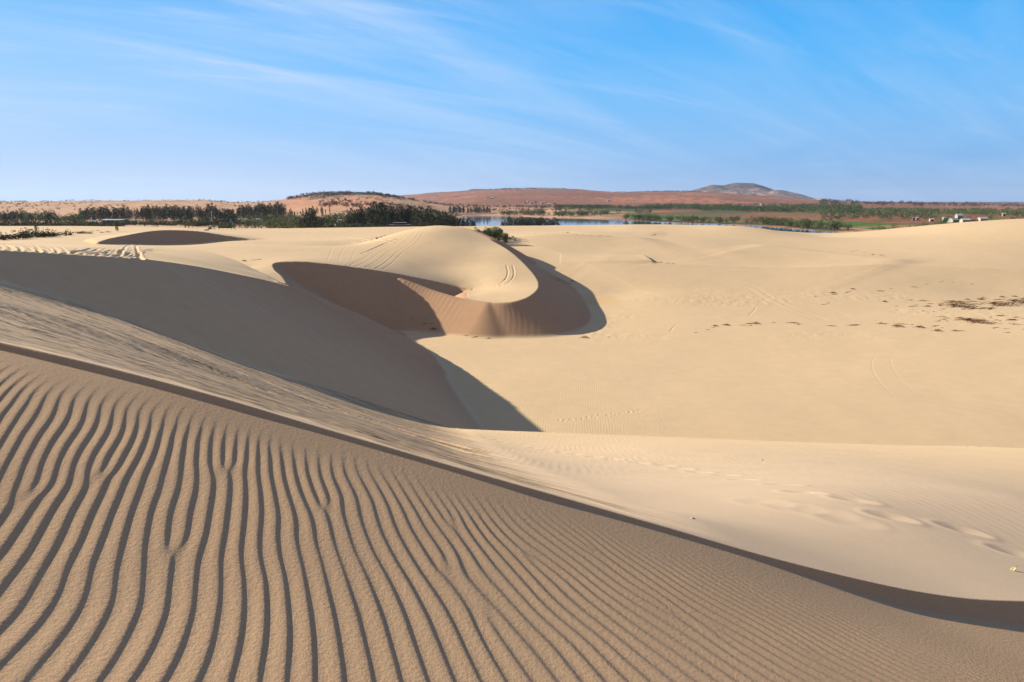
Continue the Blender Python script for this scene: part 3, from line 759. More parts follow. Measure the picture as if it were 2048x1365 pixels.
def sheet(name, i0, i1, material):
    n = i1 - i0
    idx = np.arange(n * na_).reshape(n, na_)
    nx = np.roll(idx, -1, axis=1)
    q = np.stack([idx[:-1], idx[1:], nx[1:], nx[:-1]], -1).reshape(-1, 4)
    V = np.stack([GX[i0:i1], GY[i0:i1], GZ[i0:i1]], -1).reshape(-1, 3)
    if i0 == 0:
        V = np.vstack([V, [[0, 0, float(GZ[0].mean())]]]); c = n * na_
        fan = np.stack([idx[0], nx[0], np.full(na_, c), np.full(na_, c)], -1)
    o = mesh_obj(name, V, q, material)
    me = o.data
    a = me.color_attributes.new('Col', 'FLOAT_COLOR', 'POINT')
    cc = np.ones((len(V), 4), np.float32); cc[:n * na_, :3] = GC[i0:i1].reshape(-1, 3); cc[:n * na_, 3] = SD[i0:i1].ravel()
    a.data.foreach_set('color', cc.ravel())
    o['kind'] = 'structure'
    return o
isp = row_of(330)
sheet('sand_dunes', 0, isp + 1, M_SAND)
sheet('land', isp, nr_, M_LAND)
# ------------------------------------------------------------------ water, mountain
def plain(name, color, rough=.9, spec=.2, var=.25, scale=3.0):
    m_, nt, bs = mat(name); L = nt.links.new
    geo = nd(nt, 'ShaderNodeNewGeometry'); oi = nd(nt, 'ShaderNodeObjectInfo')
    n = nd(nt, 'ShaderNodeTexNoise'); n.inputs['Scale'].default_value = scale; n.inputs['Detail'].default_value = 4; L(geo.outputs['Position'], n.inputs['Vector'])
    f = mathn(nt, 'MULTIPLY', maprange(nt, n.outputs[0], .3, .7, 1 - var, 1 + var, False), maprange(nt, oi.outputs['Random'], 0, 1, 1 - var * .7, 1 + var * .7, False))
    vm = nd(nt, 'ShaderNodeVectorMath'); vm.operation = 'SCALE'; vm.inputs[0].default_value = color; L(f, vm.inputs['Scale'])
    L(vm.outputs[0], bs.inputs['Base Color']); bs.inputs['Roughness'].default_value = rough; bs.inputs['Specular IOR Level'].default_value = spec
    return m_
M_TRUNK = plain('bark', (.11, .085, .065)); M_NEEDLE = plain('casuarina_needles', (.050, .062, .042), .8, .15, .35, .6)
M_LEAF = plain('broad_leaves', (.085, .115, .040), .7, .25, .40, .5); M_DRY = plain('dry_twigs', (.19, .11, .065), .9, .1, .4, 6)
M_SCRUB = plain('scrub_leaves', (.075, .088, .045), .8, .2, .4, .8)
M_WHITE = plain('white_roofing', (.42, .43, .44), .45, .4, .06, 2); M_WALL = plain('plastered_wall', (.38, .34, .30), .9, .2, .1, 1)
M_DARKW = plain('dark_opening', (.035, .03, .03), .6, .3, .1, 1); M_REDROOF = plain('red_tile_roof', (.36, .12, .07), .8, .2, .15, 2)
M_POST = plain('white_post_paint', (.72, .72, .70), .6, .3, .05, 3); M_WOOD = plain('weathered_wood', (.22, .17, .13), .9, .2, .2, 3)
M_STEEL = plain('grey_steel', (.35, .36, .38), .5, .5, .05, 2); M_GREENLEAF = plain('dry_leaf', (.48, .44, .18), .7, .25, .3, 60)
M_BROWNLEAF = plain('brown_leaf_underside', (.06, .035, .02), .8, .2, .2, 60)
def water_mat():
    m_, nt, bs = mat('water'); L = nt.links.new
    bs.inputs['Base Color'].default_value = (.03, .055, .07, 1); bs.inputs['Roughness'].default_value = .06; bs.inputs['IOR'].default_value = 1.33
    geo = nd(nt, 'ShaderNodeNewGeometry'); mp = nd(nt, 'ShaderNodeMapping'); mp.inputs['Scale'].default_value = (.25, .5, 1); L(geo.outputs['Position'], mp.inputs[0])
    n = nd(nt, 'ShaderNodeTexNoise'); n.inputs['Scale'].default_value = 1.0; n.inputs['Detail'].default_value = 4; L(mp.outputs[0], n.inputs['Vector'])
    b = nd(nt, 'ShaderNodeBump'); b.inputs['Strength'].default_value = .1; b.inputs['Distance'].default_value = .02; L(n.outputs[0], b.inputs['Height']); L(b.outputs[0], bs.inputs['Normal'])
    return m_
M_WATER = water_mat()
o = mesh_obj('lake_water', [(-60, 400, LAKE), (420, 380, LAKE), (520, 900, LAKE), (300, 1250, LAKE), (-190, 1250, LAKE), (-160, 620, LAKE)], [(0, 1, 2, 3, 4, 5)], M_WATER, False); o['kind'] = 'structure'
o = mesh_obj('sea_water', [(-9500, 1800, -30), (1000, 1800, -30), (1000, 12000, -30), (-9500, 12000, -30)], [(0, 1, 2, 3)], M_WATER, False); o['kind'] = 'structure'

def mountain():
    sky = [(1330, 392), (1375, 384), (1400, 377), (1424, 370), (1445, 371.5), (1470, 366), (1505, 367), (1530, 374), (1548, 381), (1562, 380.5), (1600, 389), (1640, 401), (1690, 412)]
    Y0 = 6800.0; n, m_ = 220, 70
    us = np.linspace(1290, 1730, n)
    vs = np.interp(us, [q[0] for q in sky], [q[1] for q in sky])
    xs, zs = ray(us, vs)
    d = np.linspace(-1, 1, m_)
    X = (xs * Y0)[:, None] + 0 * d[None]; Yd = Y0 + d[None] * 1500 + 0 * X
    Z = (zs * Y0)[:, None] + 70
    rdg = 1 - np.abs(fbm(X / 500, Yd / 420, 5, 201)) * 2.2
    prof = np.clip(1 - np.abs(d) ** 1.15, 0, 1)[None]
    H = -70 + Z * (prof * (.78 + .22 * rdg * (1 - prof) * 3.0)) + 34 * fbm(X / 130, Yd / 130, 4, 205) * prof
    H = np.where(np.abs(d)[None] < .02, -70 + Z, H)
    V = np.stack([X, Yd, H], -1).reshape(-1, 3)
    idx = np.arange(n * m_).reshape(n, m_)
    q = np.stack([idx[:-1, :-1], idx[1:, :-1], idx[1:, 1:], idx[:-1, 1:]], -1).reshape(-1, 4)
    mt, nt, bs = mat('mountain_rock'); L = nt.links.new
    geo = nd(nt, 'ShaderNodeNewGeometry'); nz = nd(nt, 'ShaderNodeTexNoise'); nz.inputs['Scale'].default_value = .0045; nz.inputs['Detail'].default_value = 7; nz.inputs['Roughness'].default_value = .6; L(geo.outputs['Position'], nz.inputs['Vector'])
    sp = nd(nt, 'ShaderNodeSeparateXYZ'); L(geo.outputs['Position'], sp.inputs[0])
    pale = mathn(nt, 'MULTIPLY', maprange(nt, nz.outputs[0], .53, .60), maprange(nt, sp.outputs[2], 110, 80))
    n2 = nd(nt, 'ShaderNodeTexNoise'); n2.inputs['Scale'].default_value = .02; n2.inputs['Detail'].default_value = 5; L(geo.outputs['Position'], n2.inputs['Vector'])
    c = mixc(nt, maprange(nt, n2.outputs[0], .4, .6), (.085, .05, .052), (.17, .095, .08))
    L(mixc(nt, pale, c, (.40, .25, .17)), bs.inputs['Base Color']); bs.inputs['Roughness'].default_value = 1
    o = mesh_obj('mountain', V, q, mt); o['kind'] = 'structure'
mountain()

# ------------------------------------------------------------------ trees and shrubs
def foliage(rng, n, shape, size, up=.3, el=2.2):
    """n small crossed leaf sprays; shape(rng) gives centre and outward direction"""
    V = []; Fc = []
    for i in range(n):
        c, d = shape(rng)
        d = np.array(d, float) + rng.normal(0, .35, 3) + np.array([0, 0, up]); d /= np.linalg.norm(d) + 1e-9
        s = size * rng.uniform(.6, 1.35)
        a = np.cross(d, rng.normal(0, 1, 3)); a /= np.linalg.norm(a) + 1e-9; b = np.cross(d, a)
        for w in (a, b)[:2 if n < 260 else 1]:
            k = len(V); c_ = np.array(c)
            V += [c_ - w * s * .5, c_ + d * s * el * .55 - w * s * .28, c_ + d * s * el, c_ + d * s * el * .45 + w * s * .45]
            Fc.append((k, k + 1, k + 2, k + 3))
    return V, Fc
def tube(V, Fc, p0, p1, r0, r1, n=6):
    p0 = np.array(p0, float); p1 = np.array(p1, float); d = p1 - p0; d /= np.linalg.norm(d)
    a = np.cross(d, [0.3, 1, .2]); a /= np.linalg.norm(a); b = np.cross(d, a); k = len(V)
    for p, r in ((p0, r0), (p1, r1)):
        for i in range(n):
            t = 2 * math.pi * i / n; V.append(p + r * (a * math.cos(t) + b * math.sin(t)))
    for i in range(n): j = (i + 1) % n; Fc.append((k + i, k + j, k + n + j, k + n + i))
    Fc.append(tuple(k + n + i for i in range(n)))
def casuarina(seed, n=330):
    """unit height (1 m) tall feathery tree; returns (trunk V,F), (crown V,F)"""
    rng = np.random.RandomState(seed); tV = []; tF = []
    lean = rng.normal(0, .02, 2)
    top = (lean[0], lean[1], .93)
    tube(tV, tF, (0, 0, -.03), (lean[0] * .5, lean[1] * .5, .45), .020, .013); tube(tV, tF, (lean[0] * .5, lean[1] * .5, .45), top, .013, .003)
    spires = [(0, 0, 1.0, .17)] + [(rng.normal(0, .09), rng.normal(0, .09), rng.uniform(.66, .93), rng.uniform(.08, .13)) for _ in range(rng.randint(2, 5))]
    for sx, sy, h, w in spires[1:]: tube(tV, tF, (0, 0, h * .3), (sx, sy, h * .8), .008, .003, 4)
    wt = np.array([q[2] * q[3] for q in spires]); wt /= wt.sum()
    def shp(r):
        q = spires[r.choice(len(spires), p=wt)]
        z = q[2] * (.10 + .86 * r.rand() ** .85); f = (1 - z / q[2])
        rad_ = q[3] * (f ** .7) * (1.15 if f < .75 else 1.6 * (1 - f) + .75) + .008
        t = r.uniform(0, 2 * math.pi); rr = rad_ * (r.rand() ** .5) * (1 + .25 * math.sin(z * 31 + seed + t))
        return (q[0] + rr * math.cos(t), q[1] + rr * math.sin(t), z), (math.cos(t) * .6, math.sin(t) * .6, .5)
    return (tV, tF), foliage(rng, n, shp, .034, .5, 2.4)
def broadleaf(seed, n=300, ls=.055):
    """unit height round crowned tree or bush about 1.3 wide"""
    rng = np.random.RandomState(seed); tV = []; tF = []
    blobs = []
    for _ in range(rng.randint(5, 8)):
        t = rng.uniform(0, 2 * math.pi); q = rng.uniform(.1, .42); h = rng.uniform(.38, .74)
        blobs.append((q * math.cos(t), q * math.sin(t), h, rng.uniform(.17, .27)))
        tube(tV, tF, (0, 0, .05), (blobs[-1][0] * .8, blobs[-1][1] * .8, h), .016, .005, 5)
    tube(tV, tF, (0, 0, -.05), (0, 0, .25), .035, .022)
    def shp(r):
        b = blobs[r.randint(len(blobs))]; v = r.normal(0, 1, 3); v /= np.linalg.norm(v); q = b[3] * r.uniform(.55, 1.05)
        p = (b[0] + v[0] * q, b[1] + v[1] * q, max(.04, b[2] + v[2] * q * .9)); return p, v
    return (tV, tF), foliage(rng, n, shp, ls, .15, 1.5)
def lowshrub(seed, n=240):
    rng = np.random.RandomState(seed); tV = []; tF = []
    for _ in range(6):
        t = rng.uniform(0, 6.28); tube(tV, tF, (0, 0, -.1), (.4 * math.cos(t), .4 * math.sin(t), rng.uniform(.3, .7)), .03, .01, 4)
    bumps = [(rng.normal(0, .35), rng.normal(0, .35), rng.uniform(.5, .95), rng.uniform(.25, .4)) for _ in range(5)]
    def shp(r):
        b = bumps[r.randint(5)]; t = r.uniform(0, 6.28); q = b[3] * r.rand() ** .5; z = b[2] * (1 - (q / b[3]) ** 2 * .6) * r.uniform(.1, 1)
        return (b[0] + q * math.cos(t), b[1] + q * math.sin(t), z), (math.cos(t), math.sin(t), .5)
    return (tV, tF), foliage(rng, n, shp, .085, .2, 1.5)
def tree_meshes(kind, fn, seeds, leafmat, n):
    out = []
    for s in seeds:
        (tV, tF), (cV, cF) = fn(s, n)
        a = mesh_obj('trunk', tV, tF, M_TRUNK); b = mesh_obj('crown', cV, np.array(cF), leafmat, False)
        out.append((a.data, b.data)); bpy.data.objects.remove(a); bpy.data.objects.remove(b)
    return out
CAS = tree_meshes('c', casuarina, range(1, 8), M_NEEDLE, 420)
CASG = tree_meshes('c', casuarina, range(51, 55), plain('young_needles', (.085, .115, .05), .8, .15, .35, .6), 420)
BRO = tree_meshes('b', broadleaf, range(11, 17), M_LEAF, 380)
SHR = tree_meshes('s', lowshrub, range(21, 26), M_SCRUB, 240)
SHG = tree_meshes('s', lowshrub, range(31, 35), M_LEAF, 240)
TR = random.Random(11)
def plant(kind, meshes, x, y, h, wid, label, cat, group, sink=.0):
    z = zat(x, y)
    t = bpy.data.objects.new(kind, None); COL.objects.link(t)
    t.empty_display_size = .1
    t.location = (x, y, z - sink); t.rotation_euler = (0, 0, TR.uniform(0, 6.28)); t.scale = (h * wid, h * wid, h)
    t['label'] = label; t['category'] = cat; t['group'] = group
    a, b = meshes[TR.randrange(len(meshes))]
    for nm, me in (('trunk', a), ('crown', b)):
        o = bpy.data.objects.new(nm, me); COL.objects.link(o); o.parent = t
    return t
def grove(n, u0, u1, Y0, Y1, top, kind, meshes, wid, label, cat, group, jit=.12, minh=.5):
    """n trees; top(u) is the photo row their tops reach"""
    for i in range(n):
        u = u0 + (u1 - u0) * ((i + TR.uniform(.1, .9)) / n); Y = TR.uniform(Y0, Y1)
        if 766 < u < 828 and Y < 336: Y = 337 + TR.uniform(0, 25)
        x, _ = ray(u, 440); x = float(x) * Y; z = zat(x, Y)
        v = top(u) + TR.uniform(-1.5, 6) * 1.0
        h = max(minh, (float(ray(u, v)[1]) * Y - z)) * TR.uniform(1 - jit, 1.03)
        plant(kind, meshes, x, Y, h, wid * TR.uniform(.85, 1.2), label, cat, group)
def itp(*p): return lambda u: float(np.interp(u, [q[0] for q in p], [q[1] for q in p]))
HAZE_LAST = 1
def vegetation():
    g = 'casuarina trees of the grove behind the central dune'
    grove(46, 695, 832, 262, 330, itp((690, 424), (700, 420), (730, 409), (760, 405), (790, 409), (796, 415), (832, 424)), 'casuarina_tree', CAS, 1.0,
          'tall dark casuarina tree in the grove left of the central dune', 'tree', g)
    grove(34, 800, 905, 270, 350, itp((800, 409), (830, 412), (860, 415), (905, 424)), 'casuarina_tree', CAS, 1.0,
          'tall dark casuarina tree in the grove rising behind the central dune top', 'tree', 'casuarina trees above the central dune top')
    grove(20, 880, 950, 290, 380, itp((880, 432), (905, 430), (950, 436)), 'casuarina_tree', CAS, 1.1,
          'short casuarina tree at the right end of the grove, near the pond', 'tree', 'short casuarina trees by the pond')
    grove(34, 1003, 1114, 405, 440, itp((1003, 440), (1020, 434), (1060, 432), (1114, 434)), 'casuarina_tree', CAS, 1.15,
          'casuarina tree in the compact grove on the near lake shore', 'tree', 'casuarina trees on the near lake shore', .08)
    grove(26, 944, 1014, 122, 134, itp((940, 456), (985, 452), (1000, 451), (1012, 464)), 'young_casuarina', CASG, 1.5,
          'young green casuarina tree on sand just right of the central dune top', 'tree', 'young casuarinas right of the central dune', .2, 1.0)
    grove(5, 1008, 1030, 124, 134, itp((1008, 470), (1030, 474)), 'low_bush', SHR, 1.3, 'low dark bush at the right foot of the young casuarinas', 'bush', 'bushes by the young casuarinas')
    g = 'casuarina trees along the far left'
    grove(22, -10, 62, 420, 520, itp((-10, 422), (20, 419), (62, 422)), 'casuarina_tree', CAS, 1.05, 'dark casuarina tree in the row at the left edge of the photo', 'tree', 'casuarina row at the left edge')
    grove(24, 158, 258, 470, 560, itp((158, 419), (190, 410), (215, 410), (225, 414), (235, 409), (258, 413)), 'casuarina_tree', CAS, 1.3, 'dark bushy casuarina tree beside the long white roof on the left', 'tree', 'casuarinas around the long white roof')
    grove(8, 258, 284, 520, 600, itp((258, 414), (284, 414)), 'casuarina_tree', CAS, .9, 'sparse casuarina tree in the gap between two left groves', 'tree', 'sparse casuarinas on the left', .25)
    grove(40, 284, 385, 480, 600, itp((284, 409), (320, 411), (345, 409), (380, 409)), 'casuarina_tree', CAS, 1.0, 'dark spiky casuarina tree in the long row above the arched dark dune', 'tree', 'long casuarina row on the left')
    grove(22, 385, 442, 480, 600, itp((385, 416), (397, 408), (405, 416), (416, 408), (430, 407), (440, 415)), 'casuarina_tree', CAS, .9, 'pointed casuarina tree at the right end of the long left row', 'tree', 'pointed casuarinas ending the left row')
    grove(42, 474, 572, 520, 640, itp((474, 411), (500, 408), (540, 407), (572, 405)), 'casuarina_tree', CAS, .95, 'dark casuarina tree in the even row left of the scrubby hill', 'tree', 'even casuarina row left of the hill')
    grove(16, 572, 662, 600, 700, itp((572, 416), (600, 420), (625, 411), (662, 412)), 'casuarina_tree', CAS, .9, 'small distant casuarina tree below the scrubby hill', 'tree', 'small casuarinas below the hill')
    grove(16, 600, 648, 255, 300, itp((600, 434), (612, 420), (622, 414), (632, 430), (648, 438)), 'casuarina_tree', CAS, 1.25, 'brown-green casuarina tree standing at the sand edge left of the big grove', 'tree', 'casuarinas at the sand edge')
    grove(9, 444, 468, 300, 360, itp((444, 418), (455, 414), (468, 420)), 'casuarina_tree', CAS, 1.4, 'dull brown casuarina tree behind the arch roofed shed', 'tree', 'casuarinas behind the shed')
    # broad crowned trees and bushes
    grove(26, 50, 170, 420, 500, itp((50, 424), (90, 417), (105, 421), (120, 428), (150, 421), (170, 422)), 'broadleaf_tree', BRO, .9, 'round dark green broadleaf tree between the left casuarina groves', 'tree', 'broadleaf trees among the left groves')
    grove(44, -15, 245, 285, 345, itp((-15, 441), (100, 440), (150, 443), (245, 440)), 'green_bush', SHG, 1.5, 'yellow-green bush in the belt edging the sand at far left', 'bush', 'bush belt along the sand at far left')
    grove(32, -15, 245, 300, 390, itp((-15, 440), (110, 437), (245, 438)), 'green_bush', SHG, 1.5, 'yellow-green bush in the belt edging the sand at far left', 'bush', 'bush belt along the sand at far left')
    grove(34, 245, 440, 350, 440, itp((245, 437), (300, 436), (350, 435), (400, 432), (440, 430)), 'green_bush', SHG, 1.4, 'green bush in the belt below the long casuarina row', 'bush', 'bush belt below the long casuarina row')
    grove(24, 470, 600, 420, 520, itp((470, 425), (520, 422), (600, 423)), 'broadleaf_tree', BRO, 1.0, 'olive green broadleaf tree in front of the even casuarina row', 'tree', 'olive broadleaf trees in the middle distance')
    grove(26, 475, 600, 300, 400, itp((475, 438), (520, 436), (560, 432), (600, 436)), 'broadleaf_tree', BRO, 1.0, 'dark green broadleaf tree near the small white roofs', 'tree', 'dark broadleaf trees near the white roofs')
    grove(14, 545, 612, 250, 290, itp((545, 445), (575, 430), (600, 440)), 'broadleaf_tree', BRO, .9, 'bushy olive tree at the edge of the sand', 'tree', 'olive trees at the sand edge')
    grove(22, 640, 720, 300, 420, itp((640, 425), (680, 420), (720, 424)), 'broadleaf_tree', BRO, 1.0, 'green broadleaf tree just left of the big casuarina grove', 'tree', 'broadleaf trees left of the big grove')
    grove(26, 645, 778, 240, 262, itp((645, 446), (700, 440), (740, 441), (778, 446)), 'green_bush', SHG, 1.2, 'green bush at the front foot of the big casuarina grove', 'bush', 'bushes at the foot of the big grove')
    grove(14, 815, 880, 225, 255, itp((815, 444), (880, 440)), 'casuarina_tree', CAS, 1.5, 'olive casuarina tree right of the white roofed pavilion', 'tree', 'olive casuarinas by the pavilion')
    # scattered plants on the left sand
    for u, v, h in ((8, 481, 1.0), (14, 480, 1.4), (24, 479, 1.4), (34, 479, 1.2), (53, 477, 1.6), (60, 477, .8), (77, 475, 1.7), (86, 475, 1.7), (92, 474.5, 1.3), (100, 474, .9), (108, 473, .8), (131, 472, 1.3), (138, 471, .6), (160, 467, .7), (170, 468, .8), (180, 468, .6), (27, 464, .5), (58, 462, .5), (53, 467, .4), (145, 467, .4), (205, 466, .4), (218, 465, .4)):
        p = hit(u, v, 60)
        if p: plant('dune_shrub', SHR, p[0], p[1], h, TR.uniform(.9, 1.5), 'small dark shrub on pale sand before the bush belt', 'shrub', 'dark shrubs on the sand at far left')
    for u, v, h in ((74, 476, 2.6), (233, 463, 2.0), (236, 464, 1.3)):
        p = hit(u, v, 60)
        if p: plant('slender_sapling', CAS, p[0], p[1], h, .7, 'thin upright sapling standing alone on the pale sand at left', 'sapling', 'thin saplings on the left sand')
    for u, v, h in ((290, 453, 1.3), (305, 454, 3.6), (311, 454, 3.4), (316, 455, 2.4), (338, 449, 1.8), (349, 450, 2.2), (371, 457, 4.4), (378, 458, 4.0), (385, 456, 4.6), (391, 454, 3.6), (398, 452, 3.5), (403, 453, 2.4), (424, 452, 2.6), (418, 460, 2.0), (430, 461, 3.0), (438, 460, 3.2), (446, 459, 3.6), (455, 459, 3.4), (463, 459, 3.0), (470, 460, 2.6), (410, 462, 1.2)):
        p = hit(u, v, 130)
        if p: plant('sand_bush', BRO if h > 2 else SHR, p[0], p[1], h * .62, TR.uniform(.6, .9), 'dark bush standing alone on sand behind the arched dark dune', 'bush', 'bushes on sand behind the arched dune')
vegetation()

# far shore shrubs, individually
def far_scatter(n, pts, h0, h1, meshes, kind, label, cat, group, wid=1.1):
    for i in range(n):
        (ua, va), (ub, vb) = pts[TR.randrange(len(pts) - 1)], None or (0, 0)
        k = TR.randrange(len(pts) - 1); t = TR.random()
        u = pts[k][0] * (1 - t) + pts[k + 1][0] * t; v = pts[k][1] * (1 - t) + pts[k + 1][1] * t + TR.uniform(-1.2, 1.2)
        p = hit(u, v, 330)
        if p and p[2] > LAKE + .1: plant(kind, meshes, p[0], p[1], TR.uniform(h0, h1), wid, label, cat, group)
far_scatter(120, [(1250, 440), (1340, 444), (1400, 447), (1450, 447), (1530, 450), (1560, 452), (1620, 458), (1700, 463)], 5, 9, BRO, 'shore_tree', 'dark green tree on the far lake shore below the bright green fields', 'tree', 'trees along the far lake shore')
far_scatter(26, [(1155, 431), (1175, 432), (1200, 432), (1215, 430)], 5, 9, BRO, 'shore_tree', 'round dark tree on the far lake shore left of the green fields', 'tree', 'trees on the far shore left of the fields')
far_scatter(40, [(1000, 431), (1040, 430), (1090, 431)], 6, 10, BRO, 'shore_tree', 'dark green tree on the far shore behind the lakeside grove', 'tree', 'trees behind the lakeside grove')
far_scatter(34, [(900, 427), (930, 428), (980, 427)], 8, 13, CAS, 'casuarina_tree', 'distant casuarina tree on the far bank of the pond', 'tree', 'casuarinas on the far bank of the pond')
far_scatter(16, [(1253, 438), (1280, 437), (1300, 440), (1440, 441)], 3, 6, BRO, 'field_tree', 'single dark tree at the edge of the bright green fields', 'tree', 'trees in the green fields')
far_scatter(30, [(1740, 462), (1800, 458), (1880, 452), (1900, 440), (1990, 440), (2060, 443)], 2, 5, BRO, 'slope_tree', 'dark tree on the slope behind the crest of the right dune', 'tree', 'trees behind the right dune crest')

def mass(name, label, cat, n, sampler, size, material):
    """a far-off wood that reads as one mass"""
    rng = np.random.RandomState(5 + n); Vs = []; Fs = []
    base = []
    for s in (3, 4, 5):
        (_, _), (cV, cF) = broadleaf(40 + s, 30, .15); base.append((np.array(cV), np.array(cF)))
    k = 0
    for i in range(n):
        q = sampler(rng)
        if q is None: continue
        x, y = q; z = zat(x, y)
        if z < LAKE + .3: continue
        s = size * rng.uniform(.6, 1.4); cV, cF = base[rng.randint(3)]
        # five leaves cluster enlarged so that the clump reads solid
        v = cV * np.array([s * 1.1, s * 1.1, s]); t = rng.uniform(0, 6.28); c_, s_ = math.cos(t), math.sin(t)
        v = np.stack([v[:, 0] * c_ - v[:, 1] * s_ + x, v[:, 0] * s_ + v[:, 1] * c_ + y, v[:, 2] + z], -1)
        Vs.append(v); Fs.append(cF + k); k += len(v)
    o = mesh_obj(name, np.vstack(Vs), np.vstack(Fs), material, False)
    o['kind'] = 'stuff'; o['label'] = label; o['category'] = cat
def samp(poly_u, Ya, Yb, dens=None):
    def f(rng):
        u = rng.uniform(*poly_u); Y = math.exp(rng.uniform(math.log(Ya), math.log(Yb))); x = float(ray(u, 420)[0]) * Y
        if dens is not None:
            w = float(fbm(np.array([x / 140.]), np.array([Y / 110.]), 3, 300)[0])
            if w < dens + rng.uniform(-.08, .08): return None
        return x, Y
    return f
M_FAR = plain('far_woodland_leaves', (.115, .15, .07), .9, .1, .35, .02)
M_FARS = plain('far_scrub_leaves', (.135, .11, .085), .9, .1, .35, .02)
mass('far_woodland', 'wide belt of distant green woodland between the lake and the red slopes', 'woodland', 4200, samp((1110, 1720), 950, 1750, -.14), 6.0, M_FAR)
mass('right_scrub', 'dark hedge lines and scrub beside the village on the right', 'scrub', 1100, samp((1640, 2070), 640, 1250, -.05), 4.0, M_FAR)
mass('hill_scrub', 'dark scrub covering the top of the low hill at left', 'scrub', 900, samp((575, 800), 1230, 1460, -.02), 3.4, M_FARS)
mass('plain_scrub', 'scattered scrub on the pale sandy plain beyond the left trees', 'scrub', 900, samp((-60, 560), 750, 1500, .02), 2.6, M_FARS)
mass('valley_scrub', 'low scrub over the pale sand patches beyond the pond', 'scrub', 1700, samp((640, 1130), 700, 1700, -.05), 4.5, M_FARS)
mass('ridge_scrub', 'dark scrub line along the crest of the red hills', 'scrub', 1400, samp((940, 1400), 3900, 4350, -.05), 6.0, M_FARS)
mass('red_slope_scrub', 'sparse dark bushes dotted over the red slopes on the right', 'scrub', 500, samp((1640, 2070), 1700, 4300, .0), 12.0, M_FARS)

# ------------------------------------------------------------------ buildings and small things
def box(V, Fc, x0, x1, y0, y1, z0, z1):
    k = len(V)
    V += [(x0, y0, z0), (x1, y0, z0), (x1, y1, z0), (x0, y1, z0), (x0, y0, z1), (x1, y0, z1), (x1, y1, z1), (x0, y1, z1)]
    Fc += [(k, k + 3, k + 2, k + 1), (k + 4, k + 5, k + 6, k + 7), (k, k + 1, k + 5, k + 4), (k + 1, k + 2, k + 6, k + 5), (k + 2, k + 3, k + 7, k + 6), (k + 3, k, k + 4, k + 7)]
def part(name, m_, parent, boxes=None, V=None, Fc=None):
    V = V or []; Fc = Fc or []
    for b in (boxes or []): box(V, Fc, *b)
    o = mesh_obj(name, V, Fc, m_, False, parent); return o
def empty(name, loc, rz, label, cat, group=None):
    o = bpy.data.objects.new(name, None); COL.objects.link(o); o.location = loc; o.rotation_euler = (0, 0, rz)
    o['label'] = label; o['category'] = cat
    if group: o['group'] = group
    return o
def at_px(u, Y):
    x = float(ray(u, 440)[0]) * Y; return x, Y, zat(x, Y)
def gable(W, D, h, rise, over=.35):
    x, y = W / 2 + over, D / 2 + over; t = .12
    V = [(-x, -y, h - .1), (x, -y, h - .1), (x, 0, h + rise), (-x, 0, h + rise), (-x, y, h - .1), (x, y, h - .1)]
    V += [(a, b, c - t) for a, b, c in V[:6]]
    F_ = [(0, 1, 2, 3), (3, 2, 5, 4), (7, 6, 9, 8), (8, 9, 10, 11), (0, 6, 7, 1), (5, 11, 10, 4), (0, 3, 9, 6), (3, 4, 10, 9), (1, 7, 8, 2), (2, 8, 11, 5)]
    return V, F_
def house(u, Y, W, D, h, rise, rz, roofm, wallm, label, cat='house', group=None, name='small_house', nwin=2):
    p = at_px(u, Y); W *= .72; h *= .85; t = empty(name, (p[0], p[1], p[2] - .1), rz, label, cat, group)
    V = []; Fc = []; box(V, Fc, -W / 2, W / 2, -D / 2, D / 2, 0, h)
    k = len(V); V += [(-W / 2, -D / 2, h), (-W / 2, D / 2, h), (-W / 2, 0, h + rise * .95), (W / 2, -D / 2, h), (W / 2, D / 2, h), (W / 2, 0, h + rise * .95)]
    Fc += [(k, k + 2, k + 1), (k + 3, k + 4, k + 5)]
    part('wall', wallm, t, V=V, Fc=Fc)
    V, Fc = gable(W, D, h, rise); part('roof', roofm, t, V=V, Fc=Fc)
    part('door', M_DARKW, t, [(-.5, .5, -D / 2 - .04, -D / 2 + .02, 0, 2.0)])
    for i in range(nwin):
        x = (-1) ** i * W * .3
        w = part('window', M_DARKW, t, [(x - .5, x + .5, -D / 2 - .04, -D / 2 + .02, 1.0, 1.9)])
    return t
